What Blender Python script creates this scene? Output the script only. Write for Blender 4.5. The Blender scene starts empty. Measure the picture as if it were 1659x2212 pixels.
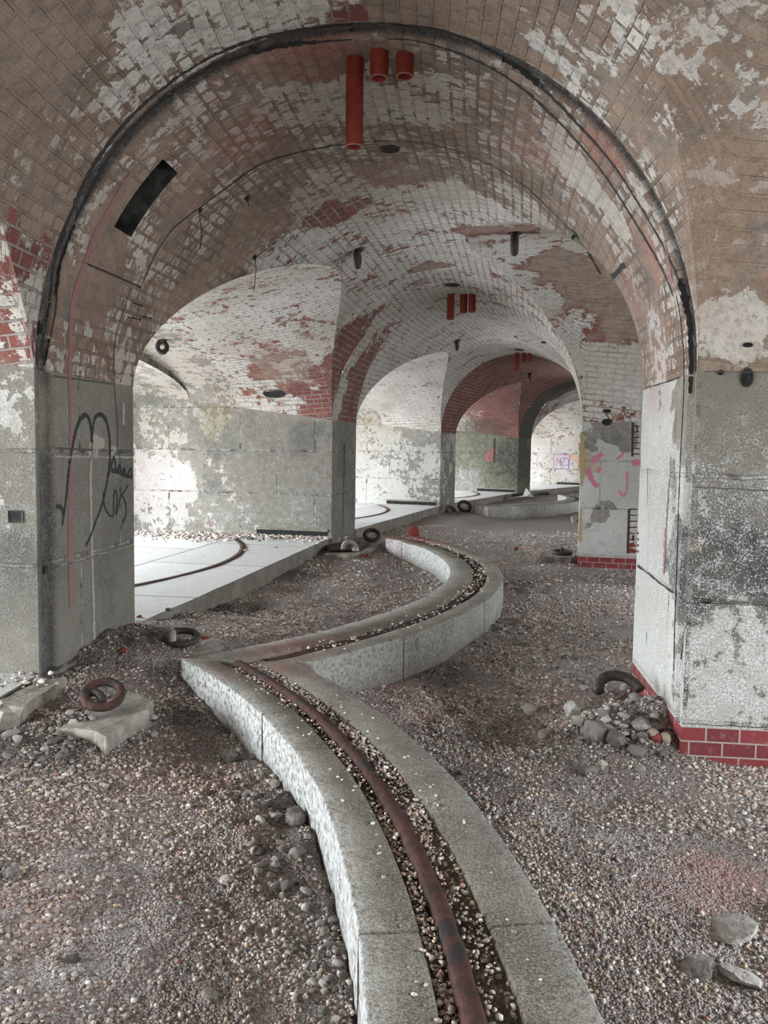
import bpy, math, random
import numpy as np
from mathutils import Vector, Matrix, bvhtree
from mathutils import noise as mnoise
random.seed(7); rng = np.random.default_rng(7)
S = bpy.context.scene
COL = S.collection
PI = math.pi

# ------------------------------------------------------------------ camera, sky, exposure
FPX, PITCH, ROLL, EYE = 1765.4, .0763, .0154, 1.62
cd = bpy.data.cameras.new('camera'); cam = bpy.data.objects.new('camera', cd); COL.objects.link(cam)
cd.sensor_fit = 'VERTICAL'; cd.sensor_height = 36; cd.lens = 36 * FPX / 2212; cd.clip_start = .05; cd.clip_end = 300
cam.matrix_world = Matrix.Translation((0, 0, EYE)) @ Matrix.Rotation(PI/2 - PITCH, 4, 'X') @ Matrix.Rotation(ROLL, 4, 'Z')
S.camera = cam
SKY = 3.6
W_ = bpy.data.worlds.new('overcast_sky'); S.world = W_; W_.use_nodes = True
nt = W_.node_tree; bgn = nt.nodes['Background']
tc = nt.nodes.new('ShaderNodeTexCoord'); sp = nt.nodes.new('ShaderNodeSeparateXYZ'); rp = nt.nodes.new('ShaderNodeValToRGB')
nt.links.new(tc.outputs['Generated'], sp.inputs[0]); nt.links.new(sp.outputs['Z'], rp.inputs[0]); nt.links.new(rp.outputs[0], bgn.inputs[0])
rp.color_ramp.elements[0].position = 0.0; rp.color_ramp.elements[0].color = (.50, .53, .55, 1)
rp.color_ramp.elements[1].position = .25; rp.color_ramp.elements[1].color = (.86, .94, 1.0, 1)
bgn.inputs[1].default_value = SKY
S.view_settings.view_transform = 'Standard'; S.view_settings.look = 'None'; S.view_settings.gamma = 1
S.view_settings.use_curve_mapping = False
S.view_settings.exposure = 3.25
S.cycles.use_denoising = True
S.cycles.denoiser = 'OPENIMAGEDENOISE'
S.cycles.max_bounces = 8; S.cycles.diffuse_bounces = 6; S.cycles.glossy_bounces = 2; S.cycles.transmission_bounces = 0
S.cycles.caustics_reflective = False; S.cycles.caustics_refractive = False
S.cycles.use_adaptive_sampling = True; S.cycles.adaptive_threshold = .05

# ------------------------------------------------------------------ ring geometry of the casemates
Lx, Ly, TH, TAU, D, W, T = -1.9076, 4.4703, .1061, .1232, 7.3651, 3.4724, 1.3019
ZS, ZP, ZPL = 2.03, .226, .337          # springing, top of brick plinth, gun platform
UO, UI = -3.9, W + 3.2                  # outer and inner wall
HW = W/2
def dv(a): return np.array([np.sin(a), np.cos(a)])
def rv(a): return np.array([np.cos(a), -np.sin(a)])
RL = D/2/math.sin(TAU/2)
CEN = np.array([Lx, Ly]) + T/2*dv(TH) + RL*rv(TH)
def ang(k): return TH + (k-1)*TAU
def mid(k): return CEN - RL*rv(ang(k))
def pier(k, u, v):                       # v along the passage from the middle of pier k
    a = ang(k); u = np.asarray(u)[..., None]; v = np.asarray(v)[..., None]
    return mid(k) + v*dv(a) + u*rv(a)
def bay(k, u, w):                        # bay k lies between pier k and pier k+1
    w = np.asarray(w)
    return pier(k, u, np.full_like(np.asarray(u, float)+w, T/2))*(1-w[..., None]) + pier(k+1, u, np.full_like(np.asarray(u, float)+w, -T/2))*w[..., None]
def xyz(p, z):
    return np.concatenate([p, np.broadcast_to(np.asarray(z, float)[..., None], p.shape[:-1]+(1,))], -1)

def project(P):
    X, Y, Z = P[..., 0], P[..., 1], P[..., 2]-EYE
    c, s = math.cos(PITCH), math.sin(PITCH)
    d = np.maximum(Y*c - Z*s, 1e-3); up = Y*s + Z*c
    x = FPX*X/d; y = -FPX*up/d
    x[Y*c - Z*s < .05] = 1e6
    cr, sr = math.cos(ROLL), math.sin(ROLL)
    return 829.5 + x*cr - y*sr, 1106 + x*sr + y*cr, d
def ray(x, y):
    x -= 829.5; y -= 1106
    cr, sr = math.cos(ROLL), math.sin(ROLL)
    x, y = x*cr + y*sr, -x*sr + y*cr
    c, s = math.cos(PITCH), math.sin(PITCH); up = -y/FPX
    return Vector((x/FPX, c + up*s, up*c - s)).normalized()
def ground(x, y, z=0.):
    r = ray(x, y); t = (z-EYE)/r.z
    return Vector((r.x*t, r.y*t, z))

# ------------------------------------------------------------------ material helpers
class NB:
    def __init__(s, name, rough=.9):
        s.m = bpy.data.materials.new(name); s.m.use_nodes = True; s.t = s.m.node_tree
        s.b = s.t.nodes['Principled BSDF']; s.b.inputs['Roughness'].default_value = rough
        s.b.inputs['Specular IOR Level'].default_value = .25
    def n(s, typ, **kw):
        n = s.t.nodes.new(typ)
        for k, v in kw.items():
            if k.startswith('i_'):
                key = k[2:]; key = int(key) if key.isdigit() else key
                s.set(n.inputs[key], v)
            else: setattr(n, k, v)
        return n
    def set(s, inp, v):
        if isinstance(v, bpy.types.NodeSocket): s.t.links.new(v, inp)
        elif isinstance(v, (tuple, list)) and len(v) == 3 and inp.type == 'RGBA': inp.default_value = (*v, 1)
        else: inp.default_value = v
    def math(s, op, a, b=0., c=None, clamp=False):
        n = s.n('ShaderNodeMath', operation=op, use_clamp=clamp); s.set(n.inputs[0], a); s.set(n.inputs[1], b)
        if c is not None: s.set(n.inputs[2], c)
        return n.outputs[0]
    def mix(s, f, a, b, mode='MIX'):
        n = s.n('ShaderNodeMix', data_type='RGBA', blend_type=mode, clamp_factor=True)
        s.set(n.inputs[0], f); s.set(n.inputs[6], a); s.set(n.inputs[7], b); return n.outputs[2]
    def noise(s, vec, scale, detail=4, rough=.6, dist=0.):
        n = s.n('ShaderNodeTexNoise', i_Scale=scale, i_Detail=detail, i_Roughness=rough, i_Distortion=dist); s.set(n.inputs['Vector'], vec); return n.outputs[0]
    def step(s, x, lo, hi):
        n = s.n('ShaderNodeMapRange', interpolation_type='SMOOTHSTEP'); s.set(n.inputs[0], x); s.set(n.inputs[1], lo); s.set(n.inputs[2], hi); return n.outputs[0]
    def attr(s, name):
        n = s.n('ShaderNodeAttribute', attribute_name=name); return n
    def rgb(s, c):
        n = s.n('ShaderNodeSeparateColor'); s.set(n.inputs[0], c); return n.outputs
    def pos(s):
        return s.n('ShaderNodeNewGeometry').outputs['Position']
    def uv(s):
        return s.n('ShaderNodeUVMap', uv_map='UVMap').outputs[0]
    def finish(s, col, h=None, dist=.01, strength=1., rough=None):
        s.set(s.b.inputs['Base Color'], col)
        if rough is not None: s.set(s.b.inputs['Roughness'], rough)
        if h is not None:
            b = s.n('ShaderNodeBump', i_Strength=strength, i_Distance=dist); s.set(b.inputs['Height'], h); s.t.links.new(b.outputs[0], s.b.inputs['Normal'])
        return s.m

def masonry(name, bw, bh, mort, red1, red2, mortar, paint, paint2, wash, stone=False):
    """painted and flaking masonry; ma = (paint, red, dark, ochre), mb = (green, plain, bloom, pink)"""
    M = NB(name); uv = M.uv(); P = M.pos()
    A = M.attr('ma'); B = M.attr('mb'); a = M.rgb(A.outputs['Color']); b = M.rgb(B.outputs['Color'])
    wob = M.n('ShaderNodeVectorMath', operation='MULTIPLY_ADD')
    nz = M.n('ShaderNodeTexNoise', i_Scale=9, i_Detail=2); M.set(nz.inputs['Vector'], uv)
    M.set(wob.inputs[0], nz.outputs['Color']); wob.inputs[1].default_value = (.012, .012, 0) if not stone else (.02, .02, 0); M.set(wob.inputs[2], uv)
    br = M.n('ShaderNodeTexBrick', i_Scale=1., offset=.5)
    M.set(br.inputs['Vector'], wob.outputs[0]); br.inputs['Brick Width'].default_value = bw; br.inputs['Row Height'].default_value = bh
    br.inputs['Mortar Size'].default_value = mort; br.inputs['Mortar Smooth'].default_value = .35; br.inputs['Bias'].default_value = 0
    M.set(br.inputs['Color1'], (0, 0, 0)); M.set(br.inputs['Color2'], (1, 1, 1)); M.set(br.inputs['Mortar'], (.5, .5, .5))
    joint = M.math('MULTIPLY', br.outputs['Fac'], M.math('MULTIPLY', M.math('SUBTRACT', 1, b[1]), M.step(M.noise(uv, 3.1, 4, .6), .30, .62)))
    bv = br.outputs['Color']; bval = M.rgb(bv)[0]
    nA = M.noise(P, 2.6, 7.5, .68, .3)          # flaking at half-metre size
    nB = M.noise(P, 11, 5, .7)                 # small flakes
    nC = M.noise(P, 120 if stone else 95, 3, .8)                # grain
    nD = M.noise(P, .9, 3, .5)
    if stone:
        under = M.mix(nA, red1, red2); under = M.mix(M.math('MULTIPLY', bval, .55), under, mortar); under = M.mix(M.math('MULTIPLY', M.step(nD, .5, .62), .45), under, (.085, .083, .075))
        under = M.mix(joint, under, M.mix(M.step(nB, .40, .6), (.045, .042, .04), (.33, .31, .28)))
    else:
        und0 = M.mix(bval, red1, red2); wv_ = M.mix(M.step(M.noise(P, 1.9, 6, .7), .40, .62), wash, (.30, .225, .17)); wv_ = M.mix(M.step(M.noise(P, 4.3, 6, .7), .50, .66), wv_, (.17, .155, .14)); wv_ = M.mix(M.math('MULTIPLY', M.step(nB, .5, .7), .6), wv_, (.21, .105, .08)); und1 = M.mix(bval, wv_, M.mix(.35, wv_, (.05, .04, .035)))
        und0 = M.mix(joint, und0, mortar); und1 = M.mix(joint, und1, tuple(x*.55 for x in wash)); under = M.mix(M.step(M.math('ADD', a[1], M.math('MULTIPLY', M.math('SUBTRACT', nA, .5), 1.2)), .35, .55), und1, und0)
    # white paint with flake threshold
    fl = M.math('ADD', M.math('ADD', M.math('MULTIPLY', nA, .85), M.math('MULTIPLY', nB, .85)), M.math('MULTIPLY', bval, .08))
    fl = M.math('ADD', fl, M.math('MULTIPLY', joint, -.13))
    thr = M.math('SUBTRACT', 1.36, M.math('MULTIPLY', a[0], .98))
    cov = M.step(M.math('SUBTRACT', fl, thr), -.015, .03)
    pc = M.mix(M.step(nD, .35, .65), paint, paint2)
    pc = M.mix(M.math('MULTIPLY', joint, .55), pc, (.22, .2, .18))
    pc = M.mix(M.math('MULTIPLY', M.step(nB, .47, .68), .8), pc, (.30, .275, .245))
    col = M.mix(cov, under, pc)
    # brown wash over everything
    oc = M.math('MULTIPLY', M.step(M.math('ADD', nA, M.math('MULTIPLY', A.outputs['Alpha'], .55)), .62, .85), M.math('MULTIPLY', A.outputs['Alpha'], .95), clamp=True)
    col = M.mix(M.math('MULTIPLY', oc, .85), col, M.mix(M.step(nB, .35, .65), wv_ if not stone else wash, tuple(min(1, x*1.35) for x in wash)))
    pk = M.math('MULTIPLY', B.outputs['Alpha'], M.step(nA, .35, .6))
    col = M.mix(M.math('MULTIPLY', pk, .7), col, (.36, .10, .075))
    gr = M.math('MULTIPLY', b[0], M.step(M.math('ADD', nA, b[0]), .7, 1.15))
    col = M.mix(M.math('MULTIPLY', gr, .92), col, M.mix(nB, (.045, .055, .03), (.13, .135, .06)))
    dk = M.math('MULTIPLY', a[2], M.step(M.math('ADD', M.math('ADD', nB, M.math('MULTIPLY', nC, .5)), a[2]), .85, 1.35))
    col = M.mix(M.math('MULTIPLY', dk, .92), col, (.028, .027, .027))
    # salt bloom: bright speckle
    sp_ = M.math('MULTIPLY', M.step(M.math('ADD', nC, M.math('MULTIPLY', nB, .45)), .72, .86), M.math('MULTIPLY', b[2], .9))
    col = M.mix(sp_, col, (.66, .68, .68))
    mot = M.noise(P, 34, 5, .75)
    if not stone: col = M.mix(M.math('MULTIPLY', M.step(mot, .50, .66), .55), col, M.mix(.6, col, (.07, .055, .045)))
    dk2 = M.math('MULTIPLY', M.step(nC, .47, .36), .8 if stone else .45)
    col = M.mix(dk2, col, M.mix(.5, col, (.05, .045, .04)))
    h = M.math('ADD', M.math('MULTIPLY', nB, .6), M.math('MULTIPLY', nC, .25))
    h = M.math('SUBTRACT', h, M.math('MULTIPLY', joint, .9))
    h = M.math('ADD', h, M.math('MULTIPLY', cov, .22))
    h = M.math('ADD', h, M.math('MULTIPLY', bval, .15))
    return M.finish(col, h, .018 if not stone else .02, .85)

PAINT, PAINT2 = (.57, .54, .50), (.46, .42, .37)
WASH = (.235, .165, .12)
m_brick = masonry('old_painted_brick', .125, .082, .011, (.205, .06, .045), (.125, .04, .037), (.27, .25, .22), PAINT, PAINT2, WASH)
m_long = masonry('old_painted_stretcher_brick', .235, .078, .009, (.205, .06, .045), (.14, .045, .038), (.30, .27, .24), PAINT, PAINT2, WASH)
m_stone = masonry('weathered_granite_masonry', 1.15, .63, .013, (.215, .196, .163), (.138, .127, .105), (.265, .24, .195), (.49, .48, .45), (.39, .375, .335), (.26, .19, .11), stone=True)

def simple(name, c1, c2, scale=20, rough=.85, dist=.005, metal=0., detail=5, c3=None):
    M = NB(name, rough); P = M.pos(); n = M.noise(P, scale, detail, .7); n2 = M.noise(P, scale*.2, 4, .6)
    c = M.mix(M.step(n, .35, .65), c1, c2)
    if c3: c = M.mix(M.step(n2, .48, .62), c, c3)
    M.b.inputs['Metallic'].default_value = metal
    return M.finish(c, n, dist)
m_iron = simple('dark_iron', (.030, .028, .027), (.07, .055, .045), 40, .6, .004, .2)
m_rust = simple('rusted_iron', (.050, .027, .023), (.095, .042, .033), 30, .75, .01, .1, c3=(.035, .03, .03))
m_pipe = simple('red_clay_pipe', (.20, .030, .018), (.15, .022, .015), 8, .55, .001)
m_rim = simple('pale_pipe_edge', (.30, .13, .10), (.22, .09, .07), 30, .7, .001)
m_dark = simple('black_recess_shade', (.012, .012, .013), (.03, .03, .03), 14, .95, .01)  # shade inside holes and slots, painted as near-black
m_recess = simple('dark_mottled_recess', (.02, .022, .022), (.075, .075, .065), 9, .95, .02)  # dark mottled tone of the chute and socket rims
m_conc = simple('broken_concrete', (.30, .27, .235), (.20, .18, .16), 26, .95, .012, c3=(.37, .34, .30))
m_redfrag = simple('red_brick_fragment', (.26, .045, .035), (.17, .04, .035), 30, .9, .006)
m_white = simple('pale_stone', (.52, .50, .47), (.36, .33, .30), 26, .9, .02)
m_cable = simple('black_cable', (.02, .02, .02), (.03, .028, .025), 20, .7, .001)
m_green = simple('green_painted_bracket', (.07, .11, .085), (.10, .14, .11), 20, .8, .003)

def granite(name, c1, c2, pale, edge=.5):
    M = NB(name, .9); P = M.pos(); g = M.noise(P, 130, 3, .8); n = M.noise(P, 4, 8, .65); f = M.noise(P, 38, 5, .7)
    c = M.mix(M.step(n, .35, .65), c1, c2)
    c = M.mix(M.math('MULTIPLY', M.step(g, .52, .62), .55), c, pale)
    c = M.mix(M.math('MULTIPLY', M.step(g, .46, .38), .75), c, (.045, .042, .04))
    c = M.mix(M.math('MULTIPLY', M.step(f, .58, .72), .5), c, pale)
    A = M.attr('ma'); a = M.rgb(A.outputs['Color'])
    c = M.mix(M.math('MULTIPLY', a[1], M.step(n, .30, .5)), c, (.24, .07, .055))
    c = M.mix(M.math('MULTIPLY', a[0], M.step(f, .38, .58)), c, (.66, .68, .69))
    return M.finish(c, M.math('ADD', M.math('MULTIPLY', f, .7), M.math('MULTIPLY', g, .25)), .022, .8)
m_granite = granite('speckled_granite', (.285, .260, .212), (.170, .153, .122), (.50, .475, .43))
M = NB('granite_platform', .85); uvp = M.uv(); P = M.pos()
br = M.n('ShaderNodeTexBrick', i_Scale=1., offset=.37); M.set(br.inputs['Vector'], uvp); br.inputs['Brick Width'].default_value = 1.9; br.inputs['Row Height'].default_value = 1.35
br.inputs['Mortar Size'].default_value = .012; M.set(br.inputs['Color1'], (.60, .595, .575)); M.set(br.inputs['Color2'], (.51, .505, .485)); M.set(br.inputs['Mortar'], (.10, .09, .08))
g = M.noise(P, 90, 3, .8); n = M.noise(P, 3, 8, .65)
c = M.mix(M.math('MULTIPLY', M.step(g, .48, .40), .5), br.outputs['Color'], (.14, .13, .12)); c = M.mix(M.math('MULTIPLY', M.step(n, .55, .7), .5), c, (.30, .24, .19)); c = M.mix(M.math('MULTIPLY', M.step(g, .56, .64), .6), c, (.62, .62, .61))
m_plat = M.finish(c, M.math('SUBTRACT', g, M.math('MULTIPLY', br.outputs['Fac'], 2.)), .012, .7)

# dirt floor: ma = (pale dust, pink, dark soil, bare slab)
M = NB('gravel_and_dirt', .95); P = M.pos(); A = M.attr('ma'); a = M.rgb(A.outputs['Color'])
v = M.n('ShaderNodeTexVoronoi', i_Scale=110., feature='F1'); M.set(v.inputs['Vector'], P)
v2 = M.n('ShaderNodeTexVoronoi', i_Scale=45., feature='F1'); M.set(v2.inputs['Vector'], P)
n = M.noise(P, 1.7, 8, .65); f = M.noise(P, 22, 5, .7)
vc = M.rgb(v.outputs['Color']); vc2 = M.rgb(v2.outputs['Color'])
rampn = M.n('ShaderNodeValToRGB'); M.set(rampn.inputs[0], vc[0]); cr = rampn.color_ramp
cr.elements[0].color = (.25, .22, .205, 1); cr.elements[1].color = (.74, .70, .66, 1)
for p_, c_ in ((.25, (.37, .31, .285)), (.5, (.46, .39, .36)), (.75, (.54, .465, .43)), (.88, (.62, .57, .53)), (.93, (.36, .20, .17))):
    e = cr.elements.new(p_); e.color = (*c_, 1)
c = M.mix(M.math('MULTIPLY', M.step(v.outputs['Distance'], .35, .7), .55), rampn.outputs[0], (.17, .145, .135))
c = M.mix(M.math('MULTIPLY', M.step(n, .5, .65), .35), c, (.40, .335, .295))
c = M.mix(M.math('MULTIPLY', a[2], M.step(f, .2, .5)), c, (.15, .135, .122))
c = M.mix(M.math('MULTIPLY', a[0], M.step(M.math('ADD', M.math('MULTIPLY', n, .6), M.math('MULTIPLY', f, .6)), .48, .72)), c, (.68, .63, .61))
c = M.mix(M.math('MULTIPLY', a[1], M.step(M.math('ADD', f, M.math('MULTIPLY', n, .5)), .5, .95)), c, (.58, .34, .32))
h = M.math('ADD', M.math('MULTIPLY', M.math('SUBTRACT', 1, v.outputs['Distance']), 1.), M.math('MULTIPLY', M.math('SUBTRACT', 1, v2.outputs['Distance']), 1.5))
h = M.math('ADD', M.math('MULTIPLY', h, M.math('SUBTRACT', 1, M.math('MULTIPLY', A.outputs['Alpha'], .8))), f)
c = M.mix(A.outputs['Alpha'], c, M.mix(f, (.31, .27, .25), (.22, .19, .17)))
c = M.mix(M.math('MULTIPLY', M.math('MULTIPLY', A.outputs['Alpha'], a[1]), M.step(f, .35, .6)), c, (.48, .26, .25))
m_dirt = M.finish(c, h, .022, 1.)
# loose pebbles coloured stone by stone
M = NB('loose_gravel', .9); A = M.attr('stone'); P = M.pos()
c = M.mix(M.math('MULTIPLY', M.step(M.noise(P, 160, 3, .7), .5, .65), .25), A.outputs['Color'], (.07, .06, .055)); m_gravel = M.finish(c)
m_rock = simple('grey_rubble', (.17, .155, .14), (.10, .09, .082), 30, .95, .03, c3=(.27, .25, .225))
m_rockp = simple('pale_rubble', (.33, .31, .285), (.18, .17, .155), 30, .95, .03, c3=(.45, .43, .40))
def flat(name, c, rough=.8):
    M = NB(name, rough); n = M.noise(M.pos(), 45, 5, .7); return M.finish(M.mix(n, c, tuple(x*.75+.04 for x in c)))
m_black = flat('black_spray_paint', (.018, .022, .026)); m_pink = flat('faded_pink_paint', (.26, .125, .115)); m_joint = flat('dirty_joint', (.075, .07, .062)); m_cream = flat('cream_paint_drip', (.36, .34, .29))
m_mag = flat('magenta_spray_paint', (.50, .15, .22)); m_purple = flat('purple_spray_paint', (.28, .13, .33)); m_orange = flat('orange_spray_paint', (.75, .24, .08)); m_redp = flat('red_spray_paint', (.40, .08, .10))
m_crack = flat('open_crack', (.012, .011, .011)); m_blue = flat('blue_paint_mark', (.05, .22, .32)); m_yel = flat('ochre_run', (.36, .27, .13))

# ------------------------------------------------------------------ mesh building
def link(o, parent=None):
    COL.objects.link(o)
    if parent: o.parent = parent
    return o
def tag(o, label=None, cat=None, group=None, kind=None):
    if label: o['label'] = label
    if cat: o['category'] = cat
    if group: o['group'] = group
    if kind: o['kind'] = kind
    return o
PBV = None
class GB:
    """collects point grids and links them as one mesh with UV and mask attributes"""
    def __init__(s, mats): s.mats = mats; s.V = []; s.F = []; s.UV = []; s.A = []; s.B = []; s.MI = []; s.n = 0
    def grid(s, P, UV, mi=0, ma=(.5, .3, 0, 0), mb=(0, 0, 0, 0), flip=False, skip=None):
        n, m = P.shape[:2]
        idx = np.arange(n*m).reshape(n, m) + s.n
        q = np.stack([idx[:-1, :-1], idx[1:, :-1], idx[1:, 1:], idx[:-1, 1:]], -1)
        keep = np.ones(q.shape[:2], bool)
        if skip is not None: keep = ~skip
        q = q[keep]
        if flip: q = q[:, ::-1]
        s.V.append(P.reshape(-1, 3)); s.F.append(q); s.UV.append(np.broadcast_to(UV, (n, m, 2)).reshape(-1, 2))
        s.A.append(np.broadcast_to(np.asarray(ma, float), (n, m, 4)).reshape(-1, 4).copy()); s.B.append(np.broadcast_to(np.asarray(mb, float), (n, m, 4)).reshape(-1, 4).copy())
        s.MI.append(np.full(len(q), mi)); s.n += n*m
    def cat(s):
        s.V = [np.concatenate(s.V)]; s.A = [np.concatenate(s.A)]; s.B = [np.concatenate(s.B)]; s.UV = [np.concatenate(s.UV)]; s.F = [np.concatenate(s.F)]; s.MI = [np.concatenate(s.MI)]
    def build(s, name, parent=None, smooth=True):
        s.cat(); me = bpy.data.meshes.new(name); V, F = s.V[0], s.F[0]
        me.vertices.add(len(V)); me.vertices.foreach_set('co', V.astype(np.float32).ravel())
        me.loops.add(F.size); me.loops.foreach_set('vertex_index', F.astype(np.int32).ravel())
        me.polygons.add(len(F)); me.polygons.foreach_set('loop_start', np.arange(0, F.size, 4, dtype=np.int32))
        me.polygons.foreach_set('material_index', s.MI[0].astype(np.int32))
        me.update(calc_edges=True)
        uvl = me.uv_layers.new(name='UVMap'); uvl.data.foreach_set('uv', s.UV[0][F.ravel()].astype(np.float32).ravel())
        for nm, arr in (('ma', s.A[0]), ('mb', s.B[0])):
            at = me.attributes.new(nm, 'FLOAT_COLOR', 'POINT'); at.data.foreach_set('color', np.clip(arr, 0, 1).astype(np.float32).ravel())
        for m in s.mats: me.materials.append(m)
        if smooth: me.shade_smooth()
        o = bpy.data.objects.new(name, me); return link(o, parent)
    def anchor(s, px, py):
        if PBV is not None:
            loc = PBV.ray_cast(Vector((0, 0, EYE)), ray(px, py))[0]
            if loc is not None: return np.array(loc)
        x, y, d = project(s.V[0]); r = np.hypot(x-px, y-py)
        near = r < max(18, r.min()+2); i = np.where(near)[0]
        return s.V[0][i[np.argmin(d[i] + r[i]*.01)]]
    def paint(s, blobs):
        """(px, py, radius in metres, {channel: amount}); centre found on this surface, falloff in real distance"""
        s.cat()
        for px, py, rad, ch in blobs:
            c = s.anchor(px, py); q_ = s.V[0]; dd = np.linalg.norm(q_-c, axis=1)/rad; dd = dd*(1+.45*vnoise(q_[:, 0]+q_[:, 2]*.7, q_[:, 1]-q_[:, 2]*.6, .26, 71)+.25*vnoise(q_[:, 0]-q_[:, 2]*.5, q_[:, 1]+q_[:, 2], .11, 72))
            wgt = np.clip((1.2 - dd)/.6, 0, 1); wgt = wgt*wgt*(3-2*wgt)
            for k, amt in ch.items():
                arr, j = {'cov': (s.A, 0), 'red': (s.A, 1), 'dark': (s.A, 2), 'och': (s.A, 3), 'green': (s.B, 0), 'plain': (s.B, 1), 'bloom': (s.B, 2), 'pink': (s.B, 3)}[k]
                arr[0][:, j] = arr[0][:, j]*(1-wgt) + amt*wgt
def lin(a, b, n): return np.linspace(a, b, n)

# vault profiles
def crown(u): return np.clip(1.28 + .2*np.asarray(u, float), .15, 1.72)
def spring(u): return ZS + .12*np.clip(-np.asarray(u, float), 0, 3)
def rrise(u): return np.where(np.asarray(u) < 0, ZS + crown(u) - spring(u), crown(u))
def pexp(u): return np.clip(1.7 + .09*np.asarray(u, float), 1.7, 2.0)
def zR(u, ph):      # ph 0..pi across the bay -> (w, z)
    p = pexp(u); c, s_ = np.cos(ph), np.sin(ph)
    w = .5 - .5*np.sign(c)*np.abs(c)**(2/p); z = spring(u) + rrise(u)*np.abs(s_)**(2/p)
    return w, z
def vnoise(X, Y, sc, seed=0):
    r = np.random.default_rng(100+seed).random((256, 256)); x = X/sc+1000; y = Y/sc+1000
    xi, yi = np.floor(x).astype(int), np.floor(y).astype(int); fx, fy = x-xi, y-yi; fx = fx*fx*(3-2*fx); fy = fy*fy*(3-2*fy)
    g = lambda a, b: r[a % 256, b % 256]
    return (g(xi, yi)*(1-fx)*(1-fy)+g(xi+1, yi)*fx*(1-fy)+g(xi, yi+1)*(1-fx)*fy+g(xi+1, yi+1)*fx*fy)*2-1

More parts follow.
